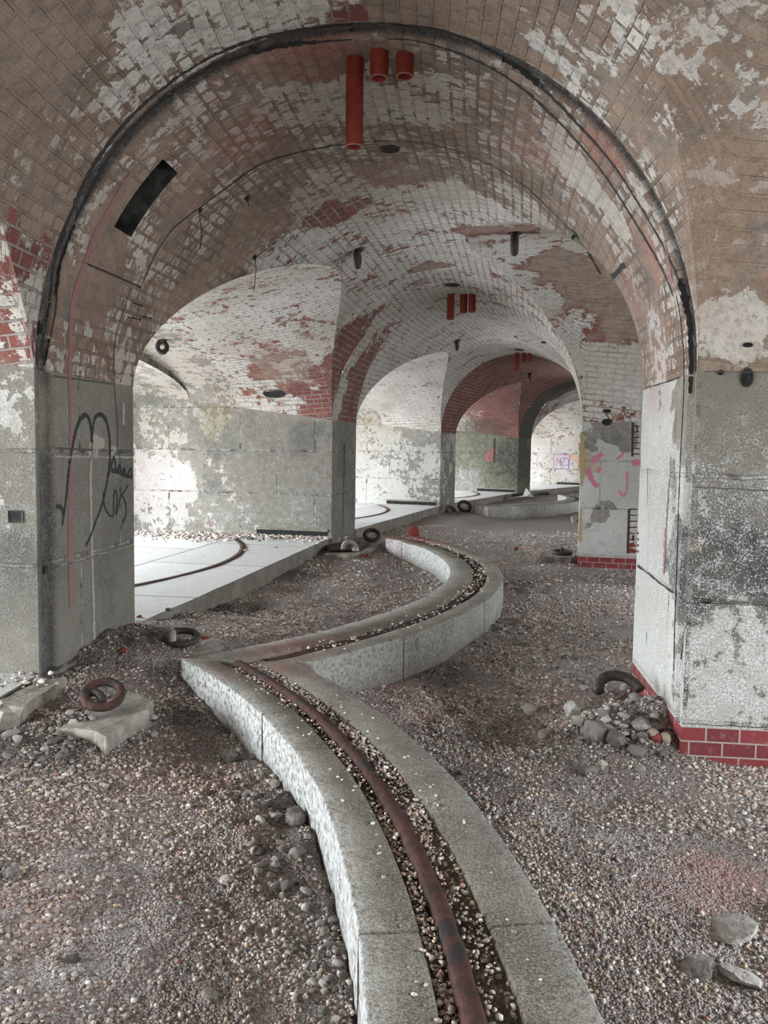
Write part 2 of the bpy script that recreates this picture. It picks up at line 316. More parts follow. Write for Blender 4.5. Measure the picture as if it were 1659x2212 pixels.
STY = {  # paint style of each bay's vault: ma, mb
 -1: ((.45, .3, 0, .5), (0, .1, .2, 0)), 0: ((.42, .12, .0, .45), (0, .25, .1, .0)), 1: ((.585, .95, 0, .16), (0, .0, .2, 0)), 2: ((.62, .95, 0, .15), (0, 0, .25, 0)),
 3: ((.10, .9, 0, .0), (0, 0, .1, 0)), 4: ((.58, .8, 0, .3), (0, 0, .2, 0)), 5: ((.8, .5, 0, .1), (0, 0, .2, 0))}
PSTY = {0: STY[0], 1: ((.47, .2, .0, .28), (.05, .25, .15, .1)), 2: ((.60, .95, 0, .1), (0, 0, .2, 0)), 3: ((.05, 1., 0, 0), (0, 0, .1, 0)), 4: ((.30, .3, .65, .2), (.75, 0, .1, 0)), 5: STY[4], 6: STY[4]}
def bayceil(k):
    fine = k in (0, 1); gb = GB([m_brick, m_long]); ma, mb = STY[k]
    nth = 90 if fine else 48; nw = 46 if fine else 20
    # passage barrel, near half and far half
    th = lin(0, PI, nth); u = HW - HW*np.cos(th); s = HW*np.sin(th)
    q = s/np.maximum(crown(u), 1e-6); p = pexp(u)
    ww = np.where(q >= 1, .5, .5 - .5*np.clip(1 - np.clip(q, 0, 1)**p, 0, 1)**(1/p))
    ww = np.maximum(ww, 1e-3)
    for side in (0, 1):
        t = lin(0, 1, nw); wv = ww[:, None]*t[None, :]; wv = wv if side == 0 else 1 - wv
        U = np.broadcast_to(u[:, None], wv.shape)
        P3 = xyz(bay(k, U, wv), np.broadcast_to((ZS + s)[:, None], wv.shape))
        UV = np.stack([k*D + T/2 + wv*(D-T), np.broadcast_to((HW*th)[:, None], wv.shape)], -1)
        mA = np.broadcast_to(np.array(ma, float), wv.shape+(4,)).copy(); mB = np.broadcast_to(np.array(mb, float), wv.shape+(4,)).copy()
        if k == 1 and side == 0:
            f_ = np.clip((.215+.03*vnoise(U*1., wv*6, .4, 61)-wv)/.03, 0, 1)[..., None]; mA = mA*(1-f_)+np.array((.45, .1, .06, .35))*f_; mB = mB*(1-f_)+np.array((.06, .1, .15, 0))*f_
        gb.grid(P3, UV, 0, mA, mB, flip=(side == 1))
    # radial vault: outer side, groin parts, inner side
    nph = 96 if fine else 50
    ph = lin(0, PI, nph)
    def rad(us, nn, mi=1, rough=0):
        U = us; PH = np.broadcast_to(ph[:, None], U.shape); w_, z_ = zR(U, PH)
        P3 = xyz(bay(k, U, w_), z_)
        arc = np.concatenate([np.zeros((1, U.shape[1])), np.cumsum(np.linalg.norm(np.diff(P3, axis=0), axis=-1), 0)])
        gb.grid(P3, np.stack([U + k*.37, arc], -1), mi, ma, mb)
    def groin_u(side):
        out = []
        for x in ph:
            f = lambda uu: float(zR(np.float64(uu), x)[1]) - ZS - math.sqrt(max(0, HW*HW - (uu-HW)**2))
            a, b = (0., HW) if side == 0 else (W, HW)
            if f(b) > 0: out.append(b); continue
            for _ in range(40):
                c_ = (a+b)/2
                if f(c_) >= 0: a = c_
                else: b = c_
            out.append(a)
        return np.array(out)
    g0 = groin_u(0); g1 = groin_u(1); n2 = 22 if fine else 12
    rad(lin(0, 1, n2)[None, :]*g0[:, None], n2)
    rad(W + (g1[:, None]-W)*(1-lin(0, 1, n2)[None, :]), n2)
    rad(np.broadcast_to(lin(-1.45, 0, 30 if fine else 12)[None, :], (nph, 30 if fine else 12)), 0)
    rad(np.broadcast_to(lin(W, UI, 34 if fine else 14)[None, :], (nph, 34 if fine else 14)), 0)
    # stepped stone-lined funnel towards the gun port
    def fun(u0, u1, c0, c1, n, mi=2):
        us = lin(u0, u1, n); U = np.broadcast_to(us[None, :], (nph, n)); tt = (U-u0)/(u1-u0)
        PH = np.broadcast_to(ph[:, None], U.shape); pw = 2/1.9
        w_ = .5 - .5*np.sign(np.cos(PH))*np.abs(np.cos(PH))**pw; sp0 = spring(U)
        z_ = sp0 + (c0 + (c1-c0)*tt)*np.abs(np.sin(PH))**pw
        P3 = xyz(bay(k, U, w_), z_); arc = np.concatenate([np.zeros((1, n)), np.cumsum(np.linalg.norm(np.diff(P3, axis=0), axis=-1), 0)])
        gb.grid(P3, np.stack([U, arc], -1), mi, (.50, .35, .05, .45), (.04, .5, .3, .12), flip=True)
    gb.mats.append(m_stone)
    fun(-1.45, -2.22, float(rrise(-1.45)), .62, 16); fun(-2.22, UO-.3, .50, .28, 16)
    gb.cat(); return gb

def archring(k):
    """soffit of the passage arch through pier k, with the iron-door rebate near its front edge"""
    ma, mb = PSTY[k]; fine = k in (1, 2); gb = GB([m_brick, m_recess])
    if k == 1:
        vs = [-T/2, -T/2+.015, -T/2+.0151, -T/2+.16, -T/2+.1601] + list(lin(-T/2+.21, T/2, 28)); off = [0, 0, .035, .035, 0]+[0]*28
    else: vs = list(lin(-T/2, T/2, 24 if fine else 10)); off = [0]*len(vs)
    vs, off = np.array(vs), np.array(off)
    th = lin(0, PI, 120 if k == 1 else 60)
    if k == 1: th = np.unique(np.concatenate([th, [HOLE[0], HOLE[1]]]))
    R = HW + off[None, :]
    U = HW - R*np.cos(th)[:, None]; Z = ZS + R*np.sin(th)[:, None]
    Vv = np.broadcast_to(vs[None, :], U.shape)
    P3 = xyz(pier(k, U, Vv), Z); UV = np.stack([k*D + Vv, np.broadcast_to(HW*th[:, None], U.shape)], -1)
    ma = np.broadcast_to(np.array(ma), U.shape+(4,)).copy(); mb = np.broadcast_to(np.array(mb), U.shape+(4,)).copy(); sk = None
    if k == 1:
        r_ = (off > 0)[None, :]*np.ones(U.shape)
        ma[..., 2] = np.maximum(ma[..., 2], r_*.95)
        sk = np.zeros((len(th)-1, len(vs)-1), bool)
        i0, i1 = np.searchsorted(th, HOLE[0]+1e-6)-1, np.searchsorted(th, HOLE[1]-1e-6)-1
        vm = (vs[:-1]+vs[1:])/2; jj = np.where((vm > HOLE[2]) & (vm < HOLE[3]))[0]
        sk[i0:i1+1, jj[0]:jj[-1]+1] = True
        # the chute behind the opening
        ta = lin(th[i0], th[i1+1], 8); va, vb = vs[jj[0]], vs[jj[-1]+1]
        for (A_, B_) in (((ta, np.full(8, va)), 0), ((ta, np.full(8, vb)), 1)):
            rr = lin(HW, HW+.55, 6)[None, :]; t2 = A_[0][:, None]+0*rr; v2 = A_[1][:, None]+0*rr
            gb.grid(xyz(pier(k, HW - rr*np.cos(t2), v2), ZS + rr*np.sin(t2)), np.stack([t2, rr+0*t2], -1), 1, (.2, 0, .5, 0))
        for t0 in (ta[0], ta[-1]):
            rr = lin(HW, HW+.55, 6)[None, :]; v2 = lin(va, vb, 8)[:, None]+0*rr
            gb.grid(xyz(pier(k, HW - rr*math.cos(t0) + 0*v2, v2), ZS + rr*math.sin(t0) + 0*v2), np.stack([v2, rr+0*v2], -1), 1, (.2, 0, .5, 0))
        t2, v2 = np.meshgrid(ta, lin(va, vb, 6), indexing='ij'); rr = HW+.55
        gb.grid(xyz(pier(k, HW - rr*np.cos(t2), v2), ZS + rr*np.sin(t2)), np.stack([t2, v2], -1), 1, (.2, 0, .5, 0))
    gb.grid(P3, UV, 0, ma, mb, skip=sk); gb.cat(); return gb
HOLE = (.53, .81, -.17, .10)

def wallgrid(gb, fn, ss, zz, mi, ma, mb, uoff=0., flip=False):
    Sx, Zz = np.meshgrid(ss, zz, indexing='ij'); P3 = xyz(fn(Sx), Zz)
    L = np.concatenate([[0], np.cumsum(np.linalg.norm(np.diff(fn(ss), axis=0), axis=-1))])
    gb.grid(P3, np.stack([np.broadcast_to(L[:, None]+uoff, Sx.shape), Zz], -1), mi, ma, mb, flip)
WM = {0: ((.3, 0, .1, .1), (.1, 0, .4, 0)), 1: ((.10, 0, .22, .08), (.12, 0, .2, 0)), 2: ((.22, 0, .15, .05), (.05, 0, .35, 0)), 3: ((.30, 0, .05, .28), (.0, .2, .3, 0)), 4: ((.25, 0, .2, .1), (.8, 0, .3, 0)), 5: ((.6, 0, 0, .2), (0, 0, .4, .2)), 6: ((.6, 0, 0, .2), (0, 0, .4, .2))}  # pier 1 darker: its side turned from the ports, shade put into the colour
def leftpier(k):
    gb = GB([m_stone, m_recess]); fine = k in (1, 2); st = .05 if fine else .14; ma, mb = WM[k]
    zz = lin(-.3, ZS, int(2.4/st)); off = k*.41
    nearu = lin(UO-.7, 0, int(4.6/st))
    # faces towards the two bays follow the sloping springing line
    for sgn, v in ((-1, -T/2), (1, T/2)):
        U, t = np.meshgrid(nearu, lin(0, 1, len(zz)), indexing='ij'); Z = -.3 + (spring(U)+.3)*t
        P3 = xyz(pier(k, U, np.full(U.shape, v)), Z)
        gb.grid(P3, np.stack([U+off, Z-.33], -1), 0, ma, mb, flip=sgn > 0)
    vs = np.array([-T/2, -T/2+.04, -T/2+.0401, -T/2+.20, -T/2+.2001]+list(lin(-T/2+.26, T/2, 24))) if k == 1 else lin(-T/2, T/2, 14)
    o = np.array([0, 0, -.035, -.035, 0]+[0]*24) if k == 1 else 0*vs
    Vv, Z = np.meshgrid(vs, zz, indexing='ij'); O = np.broadcast_to(o[:, None], Vv.shape)
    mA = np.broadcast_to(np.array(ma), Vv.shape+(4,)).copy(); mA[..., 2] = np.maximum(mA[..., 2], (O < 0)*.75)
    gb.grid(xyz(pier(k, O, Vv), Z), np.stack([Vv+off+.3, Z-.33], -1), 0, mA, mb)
    gb.cat(); return gb
def rightpier(k):
    gb = GB([m_stone, m_plinth]); fine = k in (1, 2); st = .045 if fine else .14
    ma, mb = {1: ((.50, 0, .22, .12), (.04, .0, .75, 0)), 2: ((.92, .4, 0, .12), (0, .0, .4, 0))}.get(k, ((.7, 0, 0, .1), (0, 0, .5, 0)))
    maf = {1: ((.72, 0, .05, .05), (0, .3, .95, .05))}.get(k, (ma, mb))
    zz = np.unique(np.concatenate([lin(ZP, ZS, int(1.9/st)), [ZP]])); zb = lin(-.3, ZP, 5); off = .2+k*.33
    us = lin(W, UI+.5, int(3.7/st))
    for sgn, v in ((-1, -T/2), (1, T/2)):
        for z_, mi, pr in ((zz, 0, 0), (zb, 1, .0)):
            U, Z = np.meshgrid(us, z_, indexing='ij')
            gb.grid(xyz(pier(k, U, np.full(U.shape, v)), Z), np.stack([U+off, Z-.26 if mi == 0 else Z - ZP], -1), mi, ma if mi == 0 else (0, 1, 0, 0), mb if mi == 0 else (0, 0, 0, 0), flip=sgn < 0)
    vs = np.array([-T/2, -T/2+.04, -T/2+.0401, -T/2+.15, -T/2+.1501]+list(lin(-T/2+.2, T/2, 24))) if k == 1 else lin(-T/2, T/2, 14)
    o = np.array([0, 0, .03, .03, 0]+[0]*24) if k == 1 else 0*vs
    for z_, mi in ((zz, 0), (zb, 1)):
        Vv, Z = np.meshgrid(vs, z_, indexing='ij'); O = np.broadcast_to((W+o)[:, None], Vv.shape)
        if mi: O = O*0 + W
        mA = np.broadcast_to(np.array(maf[0] if mi == 0 else (0, 1, 0, 0)), Vv.shape+(4,)).copy()
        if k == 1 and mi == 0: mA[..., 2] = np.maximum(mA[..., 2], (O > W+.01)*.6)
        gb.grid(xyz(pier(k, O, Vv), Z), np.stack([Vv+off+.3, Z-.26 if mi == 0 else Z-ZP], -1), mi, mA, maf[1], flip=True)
    gb.cat(); return gb
# plinth of glazed-looking red bricks
M = NB('red_plinth_brick', .7); uv_ = M.uv(); P = M.pos()
br = M.n('ShaderNodeTexBrick', i_Scale=1., offset=.5); M.set(br.inputs['Vector'], uv_); br.inputs['Brick Width'].default_value = .165; br.inputs['Row Height'].default_value = .0755; br.inputs['Mortar Size'].default_value = .0045
M.set(br.inputs['Color1'], (.23, .04, .042)); M.set(br.inputs['Color2'], (.15, .03, .035)); M.set(br.inputs['Mortar'], (.36, .33, .29))
n = M.noise(P, 14, 6, .7); c = M.mix(M.step(n, .52, .72), br.outputs['Color'], (.28, .17, .15))
m_plinth = M.finish(c, M.math('SUBTRACT', n, M.math('MULTIPLY', br.outputs['Fac'], 1.5)), .008)

KB = range(-1, 6)
ceil = {k: bayceil(k) for k in KB}
arch = {k: archring(k) for k in range(0, 6+1)}
lp = {k: leftpier(k) for k in range(0, 7)}
rp_ = {k: rightpier(k) for k in range(0, 7)}

_v, _f, _b = [], [], 0
for g_ in [*ceil.values(), *arch.values(), *lp.values(), *rp_.values()]:
    _v.append(g_.V[0]); _f.append(g_.F[0]+_b); _b += len(g_.V[0])
PBV = bvhtree.BVHTree.FromPolygons(np.concatenate(_v).tolist(), np.concatenate(_f).tolist())
# ---- worn patches, stains, bare brick and some painted-in port light (positions found on the surfaces themselves)
ceil[0].paint([
 (60, 150, .55, {'och': .8, 'cov': .36, 'plain': .4}), (150, 260, .35, {'och': .6, 'cov': .45}), (30, 640, .35, {'cov': .35, 'red': .9, 'och': .1}), (40, 720, .3, {'cov': .45, 'red': .9}),
 (350, 120, .5, {'cov': .56, 'och': .25, 'red': .1}), (640, 60, .5, {'cov': .53, 'och': .15}), (250, 450, .5, {'cov': .5, 'och': .35}), (760, 30, .10, {'red': 1, 'cov': .12, 'och': 0}), (790, 60, .09, {'red': 1, 'cov': .15, 'och': 0}),
 (1000, 60, .5, {'och': .8, 'cov': .3}), (1150, 150, .35, {'och': .85, 'cov': .25}), (1330, 250, .40, {'cov': .57, 'och': .1, 'plain': .5}), (1400, 130, .25, {'cov': .52, 'och': .15}), (1420, 420, .25, {'cov': .56, 'och': 0}),
 (1560, 300, .45, {'och': .85, 'cov': .38, 'plain': .6}), (1600, 520, .35, {'och': .8, 'cov': .38, 'plain': .6}), (1560, 130, .3, {'cov': .48, 'och': .35, 'plain': .7}), (1600, 700, .2, {'cov': .6, 'och': .3, 'plain': 1})])
arch[1].paint([
 (520, 300, .35, {'pink': .5, 'cov': .45}), (650, 220, .3, {'cov': .6}), (820, 230, .45, {'cov': .62, 'och': .15}), (700, 110, .25, {'pink': .7, 'cov': .3}), (420, 380, .25, {'och': .9}), (250, 470, .3, {'plain': 1, 'cov': .1, 'och': .1, 'dark': .25}),
 (400, 470, .2, {'plain': 1, 'och': .6, 'cov': .15}), (220, 600, .3, {'plain': 1, 'cov': .15, 'och': 0}), (1150, 330, .3, {'och': .6, 'pink': .3}), (1250, 380, .25, {'cov': .8, 'och': 0, 'plain': .7}), (1330, 470, .18, {'cov': .8, 'plain': .8, 'pink': 0}),
 (1300, 330, .18, {'pink': .9, 'cov': .2}), (1400, 560, .2, {'pink': .8, 'cov': .2, 'plain': 1}), (1420, 720, .3, {'plain': 1, 'bloom': .6, 'cov': .5, 'pink': .4}), (1100, 380, .2, {'cov': 0, 'och': 0, 'red': .2, 'dark': .25}), (1200, 470, .12, {'cov': 0, 'och': 0, 'dark': .3}),
 (840, 340, .3, {'dark': .4}), (1370, 640, .2, {'cov': .4, 'plain': 1, 'pink': .4})])
ceil[0].paint([(900, 55, .25, {'dark': .25})])
ceil[1].paint([
 (700, 420, .5, {'och': .55, 'cov': .55, 'red': .6}), (560, 500, .4, {'och': .9, 'cov': .4}), (420, 640, .35, {'och': .9, 'cov': .4}), (860, 380, .35, {'och': .7, 'dark': .25, 'cov': .4}), (980, 420, .30, {'och': .45, 'cov': .75}), (1130, 440, .25, {'och': .5, 'cov': .6}),
 (700, 470, .22, {'red': 1, 'cov': .25, 'och': 0}), (780, 440, .16, {'red': 1, 'cov': .45, 'och': 0}), (620, 530, .15, {'red': .8, 'cov': .6, 'och': 0}),
 (735, 860, .75, {'red': 1, 'cov': .04, 'och': 0}), (740, 780, .65, {'red': 1, 'cov': .12, 'och': .0}), (750, 720, .4, {'red': 1, 'cov': .36}), (790, 740, .35, {'red': 1, 'cov': .38, 'och': .3}), (700, 880, .3, {'red': 1, 'cov': .12, 'och': 0}), (830, 680, .2, {'cov': .6, 'red': 1, 'och': .2}),
 (620, 780, .5, {'och': .75, 'cov': .5}), (520, 740, .3, {'och': .5, 'cov': .6}), (560, 800, .18, {'red': 1, 'cov': .35}), (680, 830, .12, {'cov': .5}), (600, 860, .25, {'och': .5}), (470, 700, .35, {'cov': .68, 'och': .05}),
 (1240, 590, .4, {'cov': .04, 'och': 1., 'red': 0}), (1370, 620, .5, {'cov': .04, 'och': 1., 'red': 0}), (1300, 620, .65, {'cov': .02, 'och': 1., 'red': 0}), (1370, 700, .35, {'cov': .04, 'och': 1., 'red': 0}), (1200, 560, .30, {'cov': .08, 'och': 1., 'red': 0}), (1330, 560, .4, {'cov': .02, 'och': 1, 'red': 0}), (1130, 540, .25, {'cov': .85, 'och': 0}), (1180, 650, .25, {'cov': .92}),
 (925, 575, .16, {'och': 1, 'cov': .1}), (960, 572, .14, {'och': 1, 'cov': .1}), (1050, 495, .25, {'och': .9, 'cov': .2, 'plain': 1}), (1120, 497, .2, {'och': .9, 'cov': .2, 'plain': 1}), (1340, 820, .4, {'cov': .95, 'och': 0, 'plain': .5})])
arch[2].paint([(760, 880, .6, {'red': 1, 'cov': .05}), (775, 800, .5, {'red': 1, 'cov': .16}), (810, 740, .3, {'red': 1, 'cov': .5})])
ceil[2].paint([(850, 870, .8, {'och': .5, 'cov': .75, 'bloom': .5}), (920, 760, .3, {'dark': .35}), (800, 950, .6, {'och': .6})])
ceil[3].paint([(1000, 900, 1., {'cov': .45, 'red': .6, 'och': .4}), (1050, 920, .7, {'dark': .5, 'green': .4}), (1150, 830, .7, {'cov': .05, 'red': 1})])
ceil[4].paint([(1215, 840, 1., {'dark': .6, 'cov': .4, 'green': .3})])
lp[1].paint([(30, 1050, .3, {'cov': .55, 'bloom': .4}), (30, 880, .3, {'cov': .45, 'dark': .1}), (30, 1200, .15, {'dark': .5}), (160, 1000, .5, {'bloom': .25, 'cov': .15}), (250, 1250, .3, {'green': .25}), (270, 900, .25, {'dark': .35})])
lp[2].paint([(660, 940, .35, {'dark': .45, 'cov': .1}), (470, 900, .35, {'och': .7, 'green': .5, 'cov': .5}), (360, 920, .5, {'cov': .50, 'och': .45, 'bloom': .7}), (350, 1080, .9, {'cov': .60, 'bloom': .9, 'dark': 0, 'pink': .2}), (480, 1120, .5, {'bloom': .7, 'cov': .45}),  # jamb by the gun port whitened for its daylight, along with salt bloom
 (600, 1030, .5, {'dark': .15, 'bloom': .35}), (640, 1130, .4, {'bloom': .55}), (740, 1000, .3, {'dark': .5, 'cov': .05}), (740, 1130, .25, {'dark': .3}), (480, 840, .3, {'och': .9})])
lp[3].paint([(850, 1000, 1.5, {'cov': .66, 'bloom': .8, 'dark': 0, 'green': 0, 'och': .15}), (820, 930, .8, {'och': .55, 'cov': .6}), (915, 930, .6, {'dark': .35, 'cov': .4}), (880, 990, .5, {'dark': .15, 'cov': .5, 'och': .3}), (920, 1060, .5, {'och': .3, 'cov': .5}), (840, 900, .5, {'och': .6})])
lp[4].paint([(1050, 1000, 1.2, {'green': .8, 'cov': .2, 'dark': .1}), (1010, 1040, .6, {'bloom': .7, 'green': .2}), (1120, 980, 1.1, {'green': 1, 'dark': .75, 'cov': .1}), (1040, 940, .8, {'dark': .3, 'green': .7}), (1135, 1000, .8, {'dark': .8, 'green': 1})])
rp_[1].paint([(1560, 1330, .35, {'dark': .35, 'bloom': .9}), (1590, 1240, .42, {'dark': .85, 'cov': .25, 'bloom': .8}), (1540, 1230, .2, {'dark': .6, 'cov': .3}), (1560, 1480, .4, {'cov': .6, 'dark': .1, 'bloom': 1}), (1580, 1000, .4, {'dark': .3, 'cov': .4, 'bloom': .8}),
 (1570, 850, .4, {'och': .25, 'cov': .25, 'dark': .2, 'bloom': .3}), (1540, 770, .3, {'och': .3, 'cov': .35, 'bloom': 0}), (1500, 1180, .07, {'och': 1, 'cov': 0}), (1450, 1050, .16, {'dark': .35, 'bloom': 1}), (1420, 800, .3, {'cov': .55, 'pink': .35, 'bloom': .4}), (1400, 1300, .3, {'cov': .8, 'bloom': .7})])
rp_[2].paint([(1262, 1000, .2, {'och': .9}), (1262, 1120, .15, {'och': .5}), (1330, 920, .35, {'cov': .25, 'och': .0, 'plain': .8}), (1290, 860, .3, {'cov': .75}), (1370, 850, .25, {'cov': .2, 'plain': 1}), (1320, 1060, .35, {'cov': .98, 'bloom': .4}), (1300, 1110, .2, {'cov': .3}), (1330, 1140, .2, {'cov': .7, 'bloom': .6})])

def structure(gb, name): return tag(gb.build(name), kind='structure')
OB = {}
for i, k in enumerate(KB): OB['ceil', k] = structure(ceil[k], f'ceiling_{i+1}')
for k in arch: OB['arch', k] = structure(arch[k], f'trim_{k+1}')
for k in lp: OB['lp', k] = structure(lp[k], f'wall_left_{k+1}'); OB['rp', k] = structure(rp_[k], f'wall_right_{k+1}')

# outer wall with gun ports, inner wall with unseen windows added for fill light, end walls, roof slab that keeps daylight out
def boxpts(gb, c8, mi=0, ma=(.5, 0, 0, .1), mb=(0, 0, .5, 0)):
    c8 = np.array(c8, float)
    for f in ((0, 1, 2, 3), (4, 5, 6, 7), (0, 1, 5, 4), (1, 2, 6, 5), (2, 3, 7, 6), (3, 0, 4, 7)):
        P3 = c8[list(f)]; g = np.array([[P3[0], P3[3]], [P3[1], P3[2]]]); L = np.linalg.norm(P3[1]-P3[0]); H = np.linalg.norm(P3[3]-P3[0])
        gb.grid(g, np.array([[[0, 0], [0, H]], [[L, 0], [L, H]]]), mi, ma, mb)
def seg(gb, k, u0, u1, w0, w1, z0, z1, **kw):
    q = [(u0, w0), (u1, w0), (u1, w1), (u0, w1)]; b = [bay(k, np.float64(u), np.float64(w)) for u, w in q]
    boxpts(gb, [(*p, z0) for p in b] + [(*p, z1) for p in b], **kw)
for i, k in enumerate(KB):
    PORT = (.05, .95, 2.42) if k in (-1, 0) else (.17, .83, 2.30)  # ports around the camera widened to brighten the foreground
    gb = GB([m_stone])
    seg(gb, k, UO-.7, UO, -.02, PORT[0], -.3, 3.4); seg(gb, k, UO-.7, UO, PORT[1], 1.02, -.3, 3.4); seg(gb, k, UO-.7, UO, PORT[0], PORT[1], PORT[2]+.06, 3.4); seg(gb, k, UO-.7, UO, PORT[0], PORT[1], -.3, ZPL+.02)
    structure(gb, f'wall_outer_{i+1}')
    gb = GB([m_stone]); a, b_ = (.22, .78) if k in (-1, 0) else (.36, .64)
    seg(gb, k, UI, UI+.6, -.02, a, -.3, 3.9); seg(gb, k, UI, UI+.6, b_, 1.02, -.3, 3.9); seg(gb, k, UI, UI+.6, a, b_, 2.5, 3.9); seg(gb, k, UI, UI+.6, a, b_, -.3, .95)
    structure(gb, f'wall_inner_{i+1}')
    for (u, w0, w1, z0, z1, s_) in ((UO-.35, *PORT[:2], ZPL, PORT[2], 1), (UI+.3, a, b_, .95, 2.5, -1)):
        la = bpy.data.lights.new('port_daylight', 'AREA'); la.shape = 'RECTANGLE'; p0, p1 = bay(k, np.float64(u), np.float64(w0)), bay(k, np.float64(u), np.float64(w1))
        la.size = float(np.linalg.norm(p1-p0)); la.size_y = z1-z0; la.cycles.is_portal = True
        o = link(bpy.data.objects.new('port_daylight', la)); pm = (p0+p1)/2
        t_ = Vector((*(p1-p0), 0)).normalized(); nrm = Vector((t_.y, -t_.x, 0))*s_     # towards the room
        up_ = Vector((0, 0, 1)); X = up_.cross(nrm)*-1; o.matrix_world = Matrix.Translation((pm[0], pm[1], (z0+z1)/2)) @ Matrix((X, up_, -nrm)).transposed().to_4x4() if False else Matrix.Translation((pm[0], pm[1], (z0+z1)/2)) @ (-nrm).to_track_quat('Z', 'Y').to_matrix().to_4x4()
gb = GB([m_stone]); us = [UO-.7, UI+.6]
def endwall(k, v0, v1, name):
    gb = GB([m_stone]); b = [pier(k, np.float64(u), np.float64(v)) for u, v in ((us[0], v0), (us[1], v0), (us[1], v1), (us[0], v1))]
    boxpts(gb, [(*p, -.3) for p in b] + [(*p, 4.4) for p in b]); structure(gb, name)
endwall(6, .0, .3, 'wall_far'); 
gb = GB([m_stone]); b = [pier(0, np.float64(u), np.float64(-T/2-(D-T)-.3)) for u in us]+[pier(0, np.float64(u), np.float64(-T/2-(D-T))) for u in us[::-1]]
boxpts(gb, [(*p, -.3) for p in b] + [(*p, 4.4) for p in b]); structure(gb, 'wall_back')
gb = GB([m_stone]); ks = lin(-1.2, 6.3, 60); uu = lin(UO-.7, UI+.6, 10); Kk, Uu = np.meshgrid(ks, uu, indexing='ij')
Pr = np.stack([CEN[0] - (RL-Uu)*np.cos(TH+(Kk-1)*TAU), CEN[1] + (RL-Uu)*np.sin(TH+(Kk-1)*TAU)], -1)
gb.grid(xyz(Pr, np.full(Kk.shape, 3.95)), np.stack([Uu, Kk*7], -1)); structure(gb, 'ceiling_roof_slab')

# ------------------------------------------------------------------ floor
def sstep(x, a, b): t = np.clip((x-a)/(b-a), 0, 1); return t*t*(3-2*t)
def polar(X, Y):
    rx, ry = CEN[0]-X, Y-CEN[1]; u = RL - np.hypot(rx, ry); k = (np.arctan2(ry, rx)-TH)/TAU + 1
    return u, k            # k = 1 at the middle of pier 1, 1.5 at mid-bay 1
BUMPS = []                 # (x, y, radius, height)
def gb_(px, py, z, rad, h): p = ground(px, py, z); BUMPS.append((p.x, p.y, rad, h))
gb_(1330, 1540, .2, .36, .15); gb_(1430, 1520, .2, .25, .16); gb_(1200, 1270, .1, .5, .07); gb_(1030, 1560, .0, .5, -.09); gb_(960, 1480, 0, .45, -.08); gb_(60, 1500, .3, .4, .06); gb_(230, 1540, .3, .3, .04)
gb_(560, 1730, .2, .35, .05); gb_(480, 1600, .2, .3, -.04); gb_(1000, 1950, .1, .25, -.03); gb_(1100, 1290, .1, .4, .05); gb_(760, 1195, .2, .5, .03)
RC0, RC1 = (-5.50, 1.43), (-4.87, 9.10)
ROUGH = [(*ground(x, y, .15)[:2], r) for x, y, r in ((620, 1780, .25), (560, 1680, .22), (480, 1560, .3), (660, 1900, .18), (120, 1620, .35), (320, 1440, .35), (1330, 1560, .35), (980, 1500, .4), (900, 1620, .25), (1050, 1330, .4), (1120, 1260, .5), (1330, 1240, .6), (520, 1320, .35), (700, 1215, .4))]
def hfun(X, Y, fine=True):
    u, k = polar(X, Y)
    z = .06 + 0*X
    left = sstep(u, 1.7, .3)                                # towards the gun side
    z = z + .10*left
    pl = np.exp(-((k-1)/.16)**2)*sstep(u, 1.4, -.1); z = z + .13*pl   # heaped against the first left pier
    z = z + .05*np.exp(-((k-2)/.16)**2)*sstep(u, 1.4, -.1)
    d0 = np.hypot(X-RC0[0], Y-RC0[1]); z = z + .05*((d0 < 5.5) & (Y < 4.8))*sstep(Y, 4.8, 3.5)
    d1 = np.hypot(X-RC1[0], Y-RC1[1]); near = np.exp(-((Y-5.6)/1.3)**2)*(d1 < 5.65)*(Y > 4.9); z = z + .10*near
    for bx, by, r, h in BUMPS: z = z + h*np.exp(-(((X-bx)**2+(Y-by)**2)/r**2))
    z = z - .045*sstep(u, 2.2, 3.4)*sstep(Y, 8, 3)
    z = z + .022*vnoise(X, Y, .55, 1) + .012*vnoise(X, Y, .21, 2)
    z = z + .007*vnoise(X, Y, .07, 3) + .004*vnoise(X, Y, .035, 4)
    rg = 0*X
    for bx, by, r in ROUGH: rg = np.maximum(rg, np.exp(-(((X-bx)**2+(Y-by)**2)/r**2)))
    z = z + rg*(.030*vnoise(X, Y, .13, 5) + .022*vnoise(X, Y, .065, 6))
    return z
us_ = np.concatenate([lin(UO-.7, -.1, 40), lin(-.07, W+.2, 120)[0:], lin(W+.25, UI+.5, 60)])
us_ = np.unique(np.concatenate([lin(UO-.7, -2.2, 20), lin(-2.2, W+.6, 165), lin(W+.65, UI+.6, 30)]))
ss_ = np.unique(np.concatenate([lin(-.6, .45, 50), lin(.45, 1.1, 190), lin(1.1, 2.2, 170), lin(2.2, 4, 110), lin(4, 6.6, 60)]))
Uu, Kk = np.meshgrid(us_, ss_, indexing='ij')
X = CEN[0] - (RL-Uu)*np.cos(TH+(Kk-1)*TAU); Y = CEN[1] + (RL-Uu)*np.sin(TH+(Kk-1)*TAU); Z = hfun(X, Y)
fl = GB([m_dirt]); fl.grid(np.stack([X, Y, Z], -1), np.stack([X, Y], -1), 0, (0, 0, 0, 0), (0, 0, 0, 0)); fl.cat()
FB = []  # patches: px, py, radius, channel index, amount
